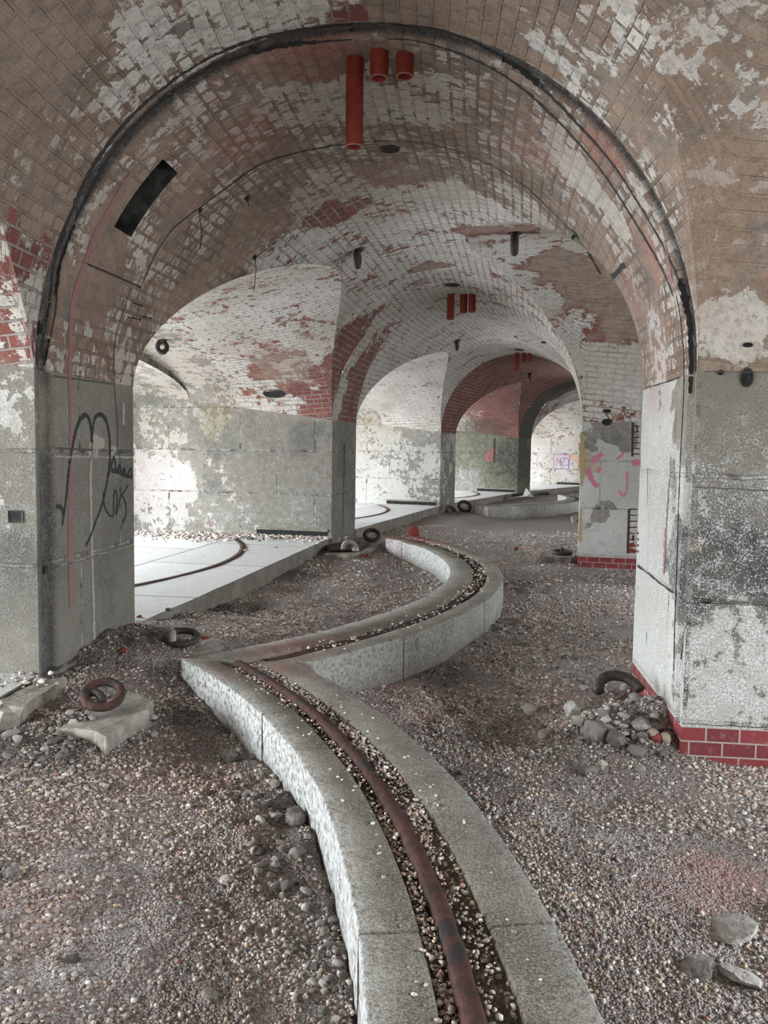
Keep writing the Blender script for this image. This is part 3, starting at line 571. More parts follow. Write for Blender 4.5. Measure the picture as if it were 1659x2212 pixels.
FB += [(250, 1950, .45, 0, .8), (60, 2050, .35, 0, .95), (420, 1850, .25, 0, .45), (330, 1760, .2, 0, .4), (700, 2150, .2, 0, .2), (1300, 1750, .35, 0, .95), (1250, 1690, .28, 0, .8), (1430, 1850, .3, 0, .9), (1560, 2010, .16, 0, .9), (1600, 2120, .12, 0, .9), (1330, 1930, .2, 0, .3),
 (1300, 1420, .5, 0, .95), (1200, 1440, .4, 0, .5), (1150, 1220, .4, 0, .6), (1210, 1290, .35, 0, .5), (600, 1280, .9, 0, .3), (1100, 1150, 1.2, 0, .25)]
FB += [(1560, 1840, .22, 1, .9), (1480, 1890, .16, 1, .6), (1440, 1860, .12, 1, .5), (370, 1700, .3, 1, .35), (150, 1800, .3, 1, .25), (500, 1800, .25, 1, .25), (850, 1440, .25, 1, .6), (900, 1500, .3, 1, .35), (1230, 1480, .2, 1, .5), (1150, 1460, .15, 1, .4), (900, 1145, .5, 1, .3), (60, 2000, .25, 1, .35)]
FB += [(600, 1740, .22, 2, .8), (650, 1850, .16, 2, .6), (700, 1990, .14, 2, .35), (900, 1560, .35, 2, .6), (980, 1700, .25, 2, .4), (1250, 1590, .3, 2, .5), (850, 1700, .2, 2, .4), (700, 1300, .3, 2, .3)]
FB += [(120, 1650, .4, 2, .85), (40, 1560, .4, 2, .6), (300, 1450, .4, 2, .7), (420, 1560, .3, 2, .8), (450, 1500, .3, 2, .7), (560, 1650, .2, 2, .4), (960, 1560, .4, 2, .6), (1000, 1650, .3, 2, .5), (950, 1420, .3, 2, .6), (500, 1330, .4, 2, .85), (620, 1250, .5, 2, .8), (360, 1380, .3, 2, .8), (1120, 1250, .4, 2, .8), (1330, 1240, .7, 2, .6), (1400, 1600, .25, 2, .6), (1050, 1330, .35, 2, .6), (700, 1210, .5, 2, .6), (1100, 1115, 1, 2, .5)]
FB += [(1350, 1350, .26, 3, 1.), (1640, 1850, .18, 3, .8), (1570, 1800, .17, 3, .75), (1600, 1700, .16, 3, .7), (1540, 1880, .12, 3, .5)]
V = fl.V[0]
for px, py, r, ch, amt in FB:
    p = ground(px, py, .12); d_ = np.hypot(V[:, 0]-p.x, V[:, 1]-p.y)/r; w_ = np.clip(1.3-d_, 0, 1); w_ = w_*w_*(3-2*w_); fl.A[0][:, ch] = np.maximum(fl.A[0][:, ch], w_*amt)
FLOOR = structure(fl, 'floor')

# gun platforms: granite slabs on the gun side, one per bay
def platform(i, k):
    gb = GB([m_plat, m_granite]); n = 46 if k in (0, 1) else 16
    w = lin(0, 1, n); e = .018*vnoise(w*6.1, w*0+k, .32, 9)
    Uu = lin(UO-.6, 0, 24); U2, W2 = np.meshgrid(Uu, w, indexing='ij'); U2 = U2 + (U2 > -.05)*e[None, :]
    P2 = bay(k, U2, W2); gb.grid(xyz(P2, np.full(U2.shape, ZPL)+.004*vnoise(P2[..., 0], P2[..., 1], .4, 5)), np.stack([W2*(D-T)+.75, U2+.0], -1), 0)
    zz = lin(ZPL, -.25, 10); Wz, Zz = np.meshgrid(w, zz, indexing='ij'); Ue = np.broadcast_to(e[:, None], Wz.shape) + .012*np.sin(Zz*50)*0
    joint = np.zeros(Wz.shape)
    gb.grid(xyz(bay(k, Ue, Wz), Zz), np.stack([Wz*6, Zz], -1), 1, (0, 0, 0, 0), flip=False)
    o = structure(gb, f'floor_platform_{i+1}')
    return o
for i, k in enumerate(range(0, 6)): OB['plat', k] = platform(i, k)

# ------------------------------------------------------------------ generic object builders
def meshobj(name, verts, faces, mat, parent=None, smooth=False):
    me = bpy.data.meshes.new(name); me.from_pydata([tuple(v) for v in verts], [], faces); me.validate(); me.materials.append(mat)
    if smooth: me.shade_smooth()
    return link(bpy.data.objects.new(name, me), parent)
def tube_data(path, rad, seg=12, closed=False, caps=True):
    path = [Vector(p) for p in path]; n = len(path); vs, fs = [], []; prev = None
    for i, p in enumerate(path):
        t = ((path[(i+1) % n] if closed or i < n-1 else p) - (path[i-1] if closed or i > 0 else p)).normalized()
        if prev is None: a = Vector((0, 0, 1)) if abs(t.z) < .9 else Vector((1, 0, 0)); nx = t.cross(a).normalized()
        else: nx = (prev - t*prev.dot(t)).normalized()
        prev = nx; ny = t.cross(nx); r = rad[i] if hasattr(rad, '__len__') else rad
        for j in range(seg): a = 2*PI*j/seg; vs.append(p + (nx*math.cos(a)+ny*math.sin(a))*r)
    for i in range(n if closed else n-1):
        for j in range(seg): a = i*seg+j; b = i*seg+(j+1) % seg; c = ((i+1) % n)*seg+(j+1) % seg; d = ((i+1) % n)*seg+j; fs.append((a, b, c, d))
    if caps and not closed: fs.append(tuple(range(seg-1, -1, -1))); fs.append(tuple((n-1)*seg+j for j in range(seg)))
    return vs, fs
def tube(name, path, rad, mat, parent=None, seg=12, closed=False):
    vs, fs = tube_data(path, rad, seg, closed); return meshobj(name, vs, fs, mat, parent, True)
def empty(name, loc): o = bpy.data.objects.new(name, None); o.location = loc; o.empty_display_size = .1; return link(o)
def local(o, pts): m = Vector(o.location); return [Vector(p)-m for p in pts]

# ------------------------------------------------------------------ curved granite tracks with their iron rail
def track(name, c, r0, g0, g1, r1, aends, joints, k, raised, railw, label, pink=()):
    """aends: functions of radius giving start/end angle; joints: angles between granite blocks"""
    root = empty(name, (c[0]+r0, c[1], ZPL)); tag(root, label, 'gun track', 'curved granite gun tracks')
    js = [None]+list(joints)+[None]; gap = .0012
    for bi in range(len(js)-1):
        gb = GB([m_granite]); n = 26
        prof = [(r0, -.30), (r0, -.16), (r0, -.006), (r0+.006, 0), (r0+.5*(g0-r0), 0), (g0-.008, 0), (g0, -.01), (g0, -.034), (g1, -.034), (g1, -.01), (g1+.008, 0), ((g1+r1)/2, 0), (r1-.006, 0), (r1, -.006), (r1, -.16), (r1, -.30)]
        G = np.zeros((n, len(prof), 3)); MA_ = np.zeros((n, len(prof), 4)); UV_ = np.zeros((n, len(prof), 2))
        for j, (r, z) in enumerate(prof):
            a0 = aends[0](r) if js[bi] is None else js[bi]+gap; a1 = aends[1](r) if js[bi+1] is None else js[bi+1]-gap
            a = lin(a0, a1, n)
            wob = .0035*vnoise(a*r, a*0+3, .09, 21) + .005*vnoise(a*r, a*0+7, .5, 22); zw = .004*vnoise(a*r, a*0+r, .2, 23)
            if z < -.1: wob = wob*1. + .006*vnoise(a*r, a*0+z*9, .08, 24) - (.012 if j < 3 else -.012)*-1*0
            rr = r + (wob if j in (0, 1, 2, 3, 12, 13, 14, 15) else wob*.3)
            G[:, j] = np.stack([c[0]+rr*np.cos(a), c[1]+rr*np.sin(a), ZPL+z+zw*(z > -.03)], -1); UV_[:, j] = np.stack([a*r, a*0+r], -1)
            MA_[:, j, 0] = .75 if j in (1, 2) else (.35 if j == 3 or j in (13, 14) else (.22 if j == 12 else 0))  # inner face whitened: daylight from the ports put into the colour
        for px, py, rad, amt in pink:
            p = ground(px, py, ZPL); d_ = np.hypot(G[..., 0]-p.x, G[..., 1]-p.y)/rad; MA_[..., 1] = np.maximum(MA_[..., 1], np.clip(1.3-d_, 0, 1)*amt)
        gb.grid(G, UV_, 0, MA_)
        for e_ in (0, -1):    # end faces of the block
            top = G[e_]; bot = top.copy(); bot[:, 2] = ZPL-.30
            gb.grid(np.stack([top, bot]), np.stack([UV_[e_], UV_[e_]]), 0, np.stack([MA_[e_], MA_[e_]]))
        o = gb.build('granite_block'); o.parent = root; o.matrix_parent_inverse = Matrix.Translation(-Vector(root.location))
    # iron rail
    n = 130; rm = (g0+g1)/2 + raised[1]; prof = [(-railw/2, -.07), (-railw/2, -.012), (-railw*.30, raised[0]), (railw*.30, raised[0]), (railw/2, -.012), (railw/2, -.07)]
    gb = GB([m_rust]); a0 = aends[0](rm)+.012; a1 = aends[1](rm)-.012; a = lin(a0, a1, n); G = np.zeros((n, len(prof), 3))
    for j, (r, z) in enumerate(prof):
        ww_ = .0035*vnoise(a*rm, a*0+j, .05, 31); G[:, j] = np.stack([c[0]+(rm+r+ww_)*np.cos(a), c[1]+(rm+r+ww_)*np.sin(a), ZPL+z+ww_*.6+.004*vnoise(a*rm, a*0, .3, 33)], -1)
    gb.grid(G, G[..., :2]); o = gb.build('rail'); o.parent = root; o.matrix_parent_inverse = Matrix.Translation(-Vector(root.location)); tag(o, 'rust-brown curved iron rail')
    return root
YC = 4.86
asn = lambda v: math.asin(max(-1, min(1, v)))
def angpx(c, px, py): p = ground(px, py, ZPL); return math.atan2(p.y-c[1], p.x-c[0])
t0 = track('gun_track', RC0, 5.49, 5.655, 5.845, 6.03, (lambda r: -.62, lambda r: asn((YC-.012-RC0[1])/r)), (-.30, angpx(RC0, 900, 2010), angpx(RC0, 560, 1545)), 0, (.012, -.02), .062,
  'long curved granite track with raised rusty rail running out of the foreground', pink=[(560, 1440, .3, .5), (700, 1450, .2, .5)])
t1 = track('gun_track', RC1, 5.60, 5.845, 5.985, 6.15, (lambda r: asn((YC-RC1[1])/r), lambda r: .505+.02*(r-5.6)), (angpx(RC1, 900, 1380), angpx(RC1, 1040, 1300), angpx(RC1, 1050, 1215), angpx(RC1, 890, 1170)), 1, (-.012, 0), .065,
  'curved granite track sweeping round the middle bay past the second pier', pink=[(930, 1165, .7, .9), (880, 1160, .6, .9), (620, 1400, .3, .6), (720, 1380, .2, .3)])
for k in (3,):
    a_ = TH+(k-.5)*TAU; m0 = CEN - (RL+3.5)*np.array([math.cos(a_), -math.sin(a_)]); c = (float(m0[0]), float(m0[1])); rot = -a_
    track('gun_track', c, 5.60, 5.85, 5.98, 6.15, (lambda r, rot=rot: rot-.70, lambda r, rot=rot: rot+.50), (rot-.45, rot-.2, rot+.05, rot+.3), k, (-.012, 0), .065,
      'curved granite track in the %s' % ('third bay, seen behind the second right pier' if k == 2 else 'fourth bay in the far distance'))

# thin iron rails let into the platforms
def platrail(k, lab):
    a_ = TH+(k-.5)*TAU; R = 4.6; m0 = CEN - (RL+R+.47)*np.array([math.cos(a_), -math.sin(a_)])
    a = lin(-.60, .60, 70)-a_; pts = []
    gb = GB([m_rust]); pr = [(-.035, .0), (-.035, .006), (.035, .006), (.035, .0)]; G = np.zeros((70, 4, 3))
    for j, (r, z) in enumerate(pr): G[:, j] = np.stack([m0[0]+(R+r)*np.cos(a), m0[1]+(R+r)*np.sin(a), a*0+ZPL+.003+z], -1)
    gb.grid(G, G[..., :2]); tag(gb.build('platform_rail'), lab, 'rail', 'flat iron rails let into the gun platforms')
platrail(1, 'flat rusty rail curving across the nearest bright gun platform'); platrail(2, 'flat rusty rail curving across the second gun platform, seen between piers')
platrail(3, 'small flat rail on the third, farther gun platform')

# ------------------------------------------------------------------ surfaces for placing things
DG = bpy.context.evaluated_depsgraph_get()
verts, faces, base = [], [], 0
for o in list(COL.objects):
    if o.type == 'MESH' and o.get('kind') == 'structure' and not o.name.startswith(('ceiling_roof', 'floor')) or o.name.startswith('floor_platform'):
        me = o.data; n = len(me.vertices); co = np.empty(n*3, np.float32); me.vertices.foreach_get('co', co); verts.append(co.reshape(-1, 3))
        fi = np.empty(len(me.polygons)*4, np.int32); me.loops.foreach_get('vertex_index', fi); faces.append(fi.reshape(-1, 4)+base); base += n
BV = bvhtree.BVHTree.FromPolygons(np.concatenate(verts).tolist(), np.concatenate(faces).tolist())
E0 = Vector((0, 0, EYE))
def hit(px, py):
    for ox, oy in ((0, 0), (3, 3), (-3, -3), (4, -4), (-5, 4), (8, 0), (0, 8), (-8, 0), (0, -8)):
        d = ray(px+ox, py+oy); loc, nrm, _, dist = BV.ray_cast(E0, d)
        if loc is not None and loc.z > -1: break
    if loc is None: return None
    if nrm.dot(d) > 0: nrm = -nrm
    return loc, nrm
def smoothline(pts, n):
    P = np.array(pts, float); d = np.concatenate([[0], np.cumsum(np.hypot(*np.diff(P[:, :2], axis=0).T))]); t = np.linspace(0, d[-1], n)
    # catmull-rom on arc length
    out = []
    for tt in t:
        i = min(len(d)-2, max(0, np.searchsorted(d, tt)-1)); f = (tt-d[i])/max(1e-6, d[i+1]-d[i]); p = [P[max(0, i-1)], P[i], P[i+1], P[min(len(P)-1, i+2)]]
        out.append(.5*((2*p[1])+(-p[0]+p[2])*f+(2*p[0]-5*p[1]+4*p[2]-p[3])*f*f+(-p[0]+3*p[1]-3*p[2]+p[3])*f**3))
    return np.array(out)
def ribbon(name, strokes, mat, parent, label=None, off=.0025, jag=.25, step=6, seed=1):
    """paint strokes or cracks lying on the masonry: strokes = [(points on the wall, width in metres or list)]"""
    vs, fs = [], []; r = random.Random(seed)
    for pts, wd in strokes:
        L = sum(math.dist(pts[i], pts[i+1]) for i in range(len(pts)-1)); n = max(4, int(L/step)); cl = smoothline(pts, n); H = [hit(*p) for p in cl]; prev = None
        ww = np.interp(np.linspace(0, 1, n), np.linspace(0, 1, len(wd)), wd) if hasattr(wd, '__len__') else [wd]*n
        for i in range(n):
            h = H[i]
            if h is None: prev = None; continue
            a = H[max(0, i-1)] or h; b = H[min(n-1, i+1)] or h; t = (b[0]-a[0])
            if prev is not None and (h[0]-prev[0]).length > .35: prev = None
            if t.length < 1e-5: continue
            s = h[1].cross(t).normalized(); w1 = ww[i]/2*(1+jag*(r.random()-.5)*2); w2 = ww[i]/2*(1+jag*(r.random()-.5)*2)
            p = h[0]+h[1]*off; i0 = len(vs); vs += [p-s*w1, p+s*w2]
            if prev is not None: fs.append((prev[1], prev[1]+1, i0+1, i0))
            prev = (h[0], i0)
    if not fs: return None
    o = meshobj(name, vs, fs, mat, parent)
    if label: o['label'] = label
    return o

# left pier: black scrawl, pink stripe, cream drip
L1 = OB['lp', 1]
ribbon('graffiti', [([(134, 1135), (142, 1080), (150, 1000), (160, 945), (170, 912), (183, 897), (192, 905), (197, 935), (198, 978)], [.018, .022, .024, .026, .03, .03, .022]),
  ([(199, 975), (199, 935), (204, 905), (214, 895), (226, 903), (235, 935), (237, 985), (231, 1040), (220, 1090), (205, 1130), (192, 1165), (185, 1178)], [.022, .026, .03, .028, .024, .022, .02, .018]),
  ([(232, 1030), (241, 1000), (246, 988), (249, 1005), (251, 1020), (258, 1005), (262, 1022), (268, 1012), (272, 1030), (282, 1012), (284, 1035)], .022), ([(240, 1015), (256, 1020), (270, 1028), (282, 1030)], .03),
  ([(222, 1062), (226, 1095), (238, 1115), (245, 1108), (245, 1080), (248, 1060), (253, 1075), (250, 1110), (255, 1095), (262, 1068), (270, 1085), (272, 1110), (264, 1130)], .016),
  ([(262, 1070), (272, 1055), (276, 1048)], .014), ([(120, 1092), (132, 1098), (138, 1112)], .03)], m_black, L1, 'black spray-painted looping scrawl', step=4)
ribbon('paint_stripe', [([(152, 1310), (151, 1200), (151, 1050), (152, 900), (150, 800), (153, 700), (160, 640), (180, 580), (200, 520), (225, 470), (262, 405), (290, 365)], [.03, .05, .05, .045, .035, .035, .04, .05, .05, .05, .04, .03])], m_pink, L1, 'faded pink paint stripe', jag=.35)
ribbon('paint_drip', [([(203, 1385), (201, 1290), (198, 1190), (196, 1090), (196, 1000), (205, 975)], [.04, .03, .025, .028, .035, .03]), ([(192, 985), (203, 966), (218, 955), (222, 968)], [.05, .11, .10, .05]), ([(236, 975), (252, 970)], [.05, .05]), ([(266, 918), (266, 870)], .035)], m_cream, L1, 'cream paint blotch with a long drip', jag=.5, step=4)
ribbon('mortar_joint', [([(118, 968), (200, 972), (290, 975)], .012), ([(112, 812), (200, 824), (244, 830)], .012), ([(253, 980), (253, 905), (248, 850), (246, 780), (252, 720), (270, 660), (282, 622)], .012), ([(120, 1225), (200, 1203), (291, 1172)], .008)], m_joint, L1, step=8)
ribbon('crack', [([(183, 568), (240, 592), (305, 621)], .012)], m_crack, L1)
ribbon('mortar_edge', [([(118, 986), (200, 987), (290, 988)], .01), ([(130, 1222), (200, 1202), (291, 1174)], .008)], m_cream, L1, jag=.8)
# cracks on the first arch
for P_ in ([(96, 790), (118, 680), (133, 560), (180, 440), (245, 325), (330, 235), (430, 160), (500, 127), (620, 98), (760, 84)], [(840, 84), (900, 88), (1000, 118), (1100, 170), (1200, 255), (1300, 370), (1372, 480), (1425, 570), (1455, 640)]):
    ribbon('crack', [(P_, [.010, .020, .032, .018, .030, .012])], m_crack, OB['arch', 1], step=7, jag=.5, seed=8)
A1 = OB['arch', 1]
ribbon('crack', [([(303, 622), (330, 560), (368, 500), (412, 462), (432, 448), (480, 412), (560, 356), (640, 330), (700, 318), (760, 310), (800, 305), (870, 305), (930, 310), (990, 328), (1050, 352), (1110, 385), (1160, 425), (1200, 465), (1240, 505), (1270, 545), (1298, 592)], [.008, .012, .014, .02, .016, .012, .012, .01, .014, .012, .018]),
  ([(550, 556), (600, 520), (660, 475), (720, 440), (780, 420)], [.014, .008, .004]), ([(1322, 598), (1336, 588), (1350, 572)], .035)], m_crack, A1, step=7, jag=.6)
for nm, P_ in (('L', [(86, 760), (105, 660), (118, 560), (160, 440), (220, 330), (300, 235), (400, 155), (500, 102), (600, 72), (700, 56), (760, 52)]), ('R', [(850, 52), (940, 62), (1030, 92), (1110, 140), (1180, 198), (1250, 270), (1320, 350), (1380, 440), (1440, 545), (1478, 640), (1492, 740), (1490, 850)])):
    ribbon('crack', [(P_, [.014, .030, .034, .020, .030, .014])], m_crack, A1, step=7, jag=.5, seed=5)
ribbon('crack', [([(1462, 640), (1472, 700), (1478, 780), (1476, 880), (1470, 1000), (1466, 1100), (1464, 1170), (1461, 1260), (1458, 1350), (1456, 1450)], [.01, .014, .012, .014, .016, .014]), ([(1378, 1222), (1402, 1240), (1430, 1262), (1455, 1280)], .012), ([(1470, 1425), (1482, 1350)], .006), ([(1395, 838), (1440, 825), (1468, 815)], .008)], m_crack, OB['rp', 1], step=7, jag=.6)
ribbon('paint_stripe', [([(1447, 1035), (1442, 1100), (1438, 1170), (1434, 1240)], [.015, .03, .05, .03]), ([(1437, 520), (1452, 610)], [.03, .05])], m_pink, OB['rp', 1], 'faded red paint streak', jag=.8)
ribbon('paint_drip', [([(1399, 1010), (1399, 1090)], [.014, .008])], m_yel, OB['rp', 1], 'ochre stain run'); ribbon('paint_mark', [([(1397, 1365), (1397, 1388)], .012)], m_blue, OB['rp', 1], 'small blue paint mark', step=3)
ribbon('wall_joint', [([(1500, 1052), (1659, 1060)], .007), ([(1500, 1296), (1659, 1304)], .009), ([(1520, 803), (1659, 804)], .006)], m_joint, OB['rp', 1], jag=.6)
# second right pier: magenta marks, brick patches
R2 = OB['rp', 2]
ribbon('graffiti', [([(1278, 997), (1290, 988), (1302, 979)], .07), ([(1332, 992), (1341, 985), (1347, 978)], .03), ([(1365, 999), (1384, 999)], .08), ([(1268, 1012), (1274, 1026), (1281, 1040), (1290, 1052)], .07), ([(1290, 1020), (1297, 1010)], .05), ([(1354, 1018), (1355, 1040), (1353, 1060)], .025), ([(1337, 1060), (1347, 1072), (1352, 1064)], .03)], m_mag, R2, 'broken magenta spray marks', step=1.5, jag=.3)
ribbon('paint_drip', [([(1257, 935), (1257, 1000), (1256, 1050)], [.05, .08, .03]), ([(1255, 1100), (1253, 1170)], [.02, .06])], m_yel, R2, 'ochre stain down the pier edge', step=1.5, jag=.5)
pb = [([(1367 - i*.0, 912), (1366, 986)], .03), ([(1359, 1101), (1356, 1195)], .03)] + [([(1366, 921+i*12), (1386, 921+i*12)], .015) for i in range(6)] + [([(1357, 1100+i*13), (1380, 1100+i*13)], .015) for i in range(8)] + [([(1377, 922), (1377, 932)], .015), ([(1368, 1156), (1367, 1168)], .03)]
ribbon('brick_joint', pb, m_rust, R2, step=3)
ribbon('bare_brick', [([(1358, 1177), (1377, 1177)], .06), ([(1358, 1190), (1377, 1190)], .06)], m_redfrag, R2, step=3, jag=.4)
# distant writing
ribbon('graffiti', [([(1202, 1007), (1203, 989)], .03), ([(1203, 989), (1211, 1007)], .03), ([(1211, 1007), (1212, 989)], .03), ([(1218, 998), (1219, 992), (1223, 989), (1227, 992), (1228, 998), (1226, 1004), (1222, 1006), (1219, 1004), (1218, 998)], .03)], m_purple, OB['lp', 5], 'purple spray-painted letters NO in a box', step=1., jag=.1)
ribbon('graffiti_box', [([(1196, 981), (1196, 1012)], .03), ([(1196, 981), (1231, 983)], .03), ([(1231, 983), (1228, 1013)], .06), ([(1228, 1013), (1196, 1012)], .02)], m_purple, OB['lp', 5], step=2)
ribbon('graffiti', [([(1232, 983), (1240, 988)], .05), ([(1236, 978), (1234, 992)], .05), ([(1241, 990), (1245, 985), (1248, 991), (1244, 996), (1241, 990)], .03)], m_orange, OB['lp', 5], 'orange spray-painted letters', step=1.5)
ribbon('graffiti', [([(1051, 980), (1049, 990), (1054, 986), (1057, 978), (1051, 978)], .05), ([(1048, 993), (1062, 992)], .05), ([(1062, 988), (1063, 972), (1060, 970)], .05)], m_redp, OB['lp', 4], 'red spray-painted symbols', step=1.5)
ribbon('slot', [([(1069, 946), (1068, 1000)], .07)], m_rust, OB['lp', 4], 'dark vertical slot')
ribbon('slot', [([(744, 957), (743, 980)], .045), ([(743, 985), (741, 1100), (740, 1160)], .022)], m_crack, OB['lp', 2], 'narrow dark slot')

# ------------------------------------------------------------------ things let into or hanging from the masonry
def hole(px, py, r, label, mat=m_dark, ring=False, flatten=1.):
    """a round socket with a rim"""
    h = hit(px, py)
    if h is None: return
    q = h[1].to_track_quat('Z', 'Y').to_matrix(); n = 20; vs, fs = [], []
    for rr, zz in ((r*1.10, .001), (r*1.08, .008), (r*.96, .008), (r*.92, .002), (r*.0, .0015)):
        for j in range(n): a = 2*PI*j/n; vs.append(h[0] + q @ Vector((rr*math.cos(a), rr*flatten*math.sin(a), zz)))
    for i in range(4):
        for j in range(n): fs.append((i*n+j, i*n+(j+1) % n, (i+1)*n+(j+1) % n, (i+1)*n+j))
    root = empty('wall_socket', h[0]); tag(root, label, 'hole', 'dark sockets in the masonry')
    vs = local(root, vs); rim = meshobj('rim', vs[:4*n], [f for f in fs if max(f) < 4*n], m_iron if ring else m_recess, root, True); meshobj('socket', vs[3*n:], [tuple(x-3*n for x in f) for f in fs if min(f) >= 3*n], mat, root)
hole(842, 321, .068, 'round black vent hole at the crown of the nearest arch', ring=True)
hole(977, 615, .10, 'oval vent hole above the three far red pipes', ring=True); hole(1116, 755, .15, 'vent opening above the red arch in the distance')
hole(1615, 745, .022, 'upper dark socket in the right-hand wall', flatten=.5); hole(1613, 815, .030, 'largest dark hole in the right-hand wall', flatten=1.5); hole(1556, 805, .012, 'small round hole in the right-hand wall joint')
hole(1528, 1299, .020, 'ragged black hole low in the right-hand wall', flatten=.6); hole(592, 850, .16, 'black hole in the vault haunch of the second bay', flatten=.5)
hole(1311, 888, .05, 'upper black hole in the second right pier', flatten=.5); hole(1311, 912, .06, 'lower black hole in the second right pier', flatten=.7); hole(759, 62, .016, 'small round hole above the long red pipe')
hole(1177, 739, .07, 'dark hole on the right haunch of the third vault'); hole(548, 103, .022, 'jagged dark hole in the ring of the nearest arch, upper left'); hole(362, 207, .022, 'jagged dark hole in the ring of the nearest arch, left'); hole(130, 515, .026, 'dark keyhole gap low in the left ring of the nearest arch', flatten=2.)
def sqhole(px, py, w, h_, label):
    h = hit(px, py)
    if h is None: return
    z = Vector((0, 0, 1)); z = (z - h[1]*z.dot(h[1])).normalized(); x = z.cross(h[1]); c = h[0]+h[1]*.002; root = empty('wall_socket', h[0]); tag(root, label, 'hole', 'dark sockets in the masonry')
    o_ = [(-1, -1), (1, -1), (1, 1), (-1, 1)]; vs = [c+x*a*w/2+z*b*h_/2 for a, b in o_]+[c+x*a*(w/2+.012)+z*b*(h_/2+.012)+h[1]*.006 for a, b in o_]
    vs = local(root, vs); meshobj('socket', vs[:4], [(0, 1, 2, 3)], m_dark, root); meshobj('rim', vs, [(i, (i+1) % 4, 4+(i+1) % 4, 4+i) for i in range(4)], m_recess, root)
sqhole(35, 1116, .062, .045, 'small square black hole in the far left wall'); sqhole(88, 709, .04, .05, 'square gap in the blackened brick ring, left'); sqhole(97, 1230, .025, .025, 'tiny square hole low in the dark left strip')
# drain slots at the wall foot
def drain(k, u0, u1, label):
    p = [pier(k, np.float64(u), np.float64(-T/2-.004)) for u in (u0, u1)]; a = dv(ang(k)); h_ = .085
    root = empty('drain_slot', (*p[0], ZPL)); tag(root, label, 'drain', 'dark slots at the foot of the platform walls')
    dz = .01; back = [Vector((*q, ZPL+z)) for q, z in ((p[0], dz), (p[1], dz), (p[1], h_), (p[0], h_))]
    fr = [v - Vector((*a, 0))*.0 for v in back]; o2 = [Vector((*(q - a*.02), ZPL+z)) for q, z in ((p[0], h_), (p[1], h_), (p[1], h_+.03), (p[0], h_+.03))]
    meshobj('slot', local(root, back), [(0, 1, 2, 3)], m_dark, root)
    o3 = [Vector((*q, v.z)) for q, v in zip((p[0], p[1], p[1], p[0]), o2)]
    meshobj('lintel', local(root, o2+o3), [(0, 1, 2, 3), (4, 5, 1, 0), (3, 2, 6, 7), (0, 3, 7, 4), (1, 5, 6, 2)], m_granite, root)
drain(2, -1.15, -.05, 'dark slot at the foot of the second left wall, strewn with rubble'); drain(3, -1.3, -.08, 'dark slot at the foot of the bright third wall'); drain(4, -1.35, -.1, 'dark slot at the foot of the green-stained far wall'); drain(5, -1.2, 0, 'dark slot below the wall with the purple writing')

def pipe(px, ytop, ybot, r, label, group, col=1.28):
    """clay pipe hanging out of the vault crown"""
    h = hit(px, ytop); 
    if h is None: return
    top = h[0]; d = math.hypot(top.x, top.y); v = ray(px, ybot); zb = EYE + v.z*d/math.hypot(v.x, v.y); L = top.z-zb
    root = empty('clay_pipe', (top.x, top.y, zb)); tag(root, label, 'pipe', group); n = 28; vs, fs = [], []; t = .012
    for rr, z in ((r, L+.12), (r, .004), (r-.002, 0), (r-t, 0), (r-t, L+.12)):
        for j in range(n): a = 2*PI*j/n; vs.append((rr*math.cos(a), rr*math.sin(a), z))
    q = lambda i: [(i*n+j, i*n+(j+1) % n, (i+1)*n+(j+1) % n, (i+1)*n+j) for j in range(n)]
    meshobj('pipe_body', vs, q(0)+q(3), m_pipe, root, True); meshobj('pipe_rim', vs[n:4*n], [tuple(x for x in f) for f in q(0)+q(1)], m_rim, root)
    # socket left in the brick round the pipe
    cv = []; 
    for rr, z in ((r*col, L+.03), (r*1.0, L+.012)):
        for j in range(n): a = 2*PI*j/n; cv.append((rr*math.cos(a), rr*math.sin(a), z))
    meshobj('pipe_collar', cv, q(0), m_dark, root)
    return root
pipe(767, 128, 318, .049, 'longest red pipe hanging from the nearest arch', 'red pipes through the nearest arch')
pipe(820, 112, 170, .050, 'short middle red pipe at the crown of the nearest arch', 'red pipes through the nearest arch')
pipe(875, 118, 166, .049, 'short right-hand red pipe at the crown of the nearest arch', 'red pipes through the nearest arch')
pipe(974, 636, 690, .050, 'longest of the three red pipes under the second arch', 'red pipes through the second arch')
pipe(1002, 636, 676, .050, 'middle of the three red pipes under the second arch', 'red pipes through the second arch')
pipe(1020, 636, 674, .050, 'right-hand of the three red pipes under the second arch, over a small plate', 'red pipes through the second arch')
pipe(1117, 762, 803, .045, 'longest red pipe inside the distant red brick arch', 'red pipes in the distant red arch', 1.05); pipe(1132, 762, 783, .045, 'middle red pipe inside the distant red brick arch', 'red pipes in the distant red arch', 1.05); pipe(1144, 763, 782, .045, 'right-hand red pipe inside the distant red brick arch', 'red pipes in the distant red arch', 1.05)

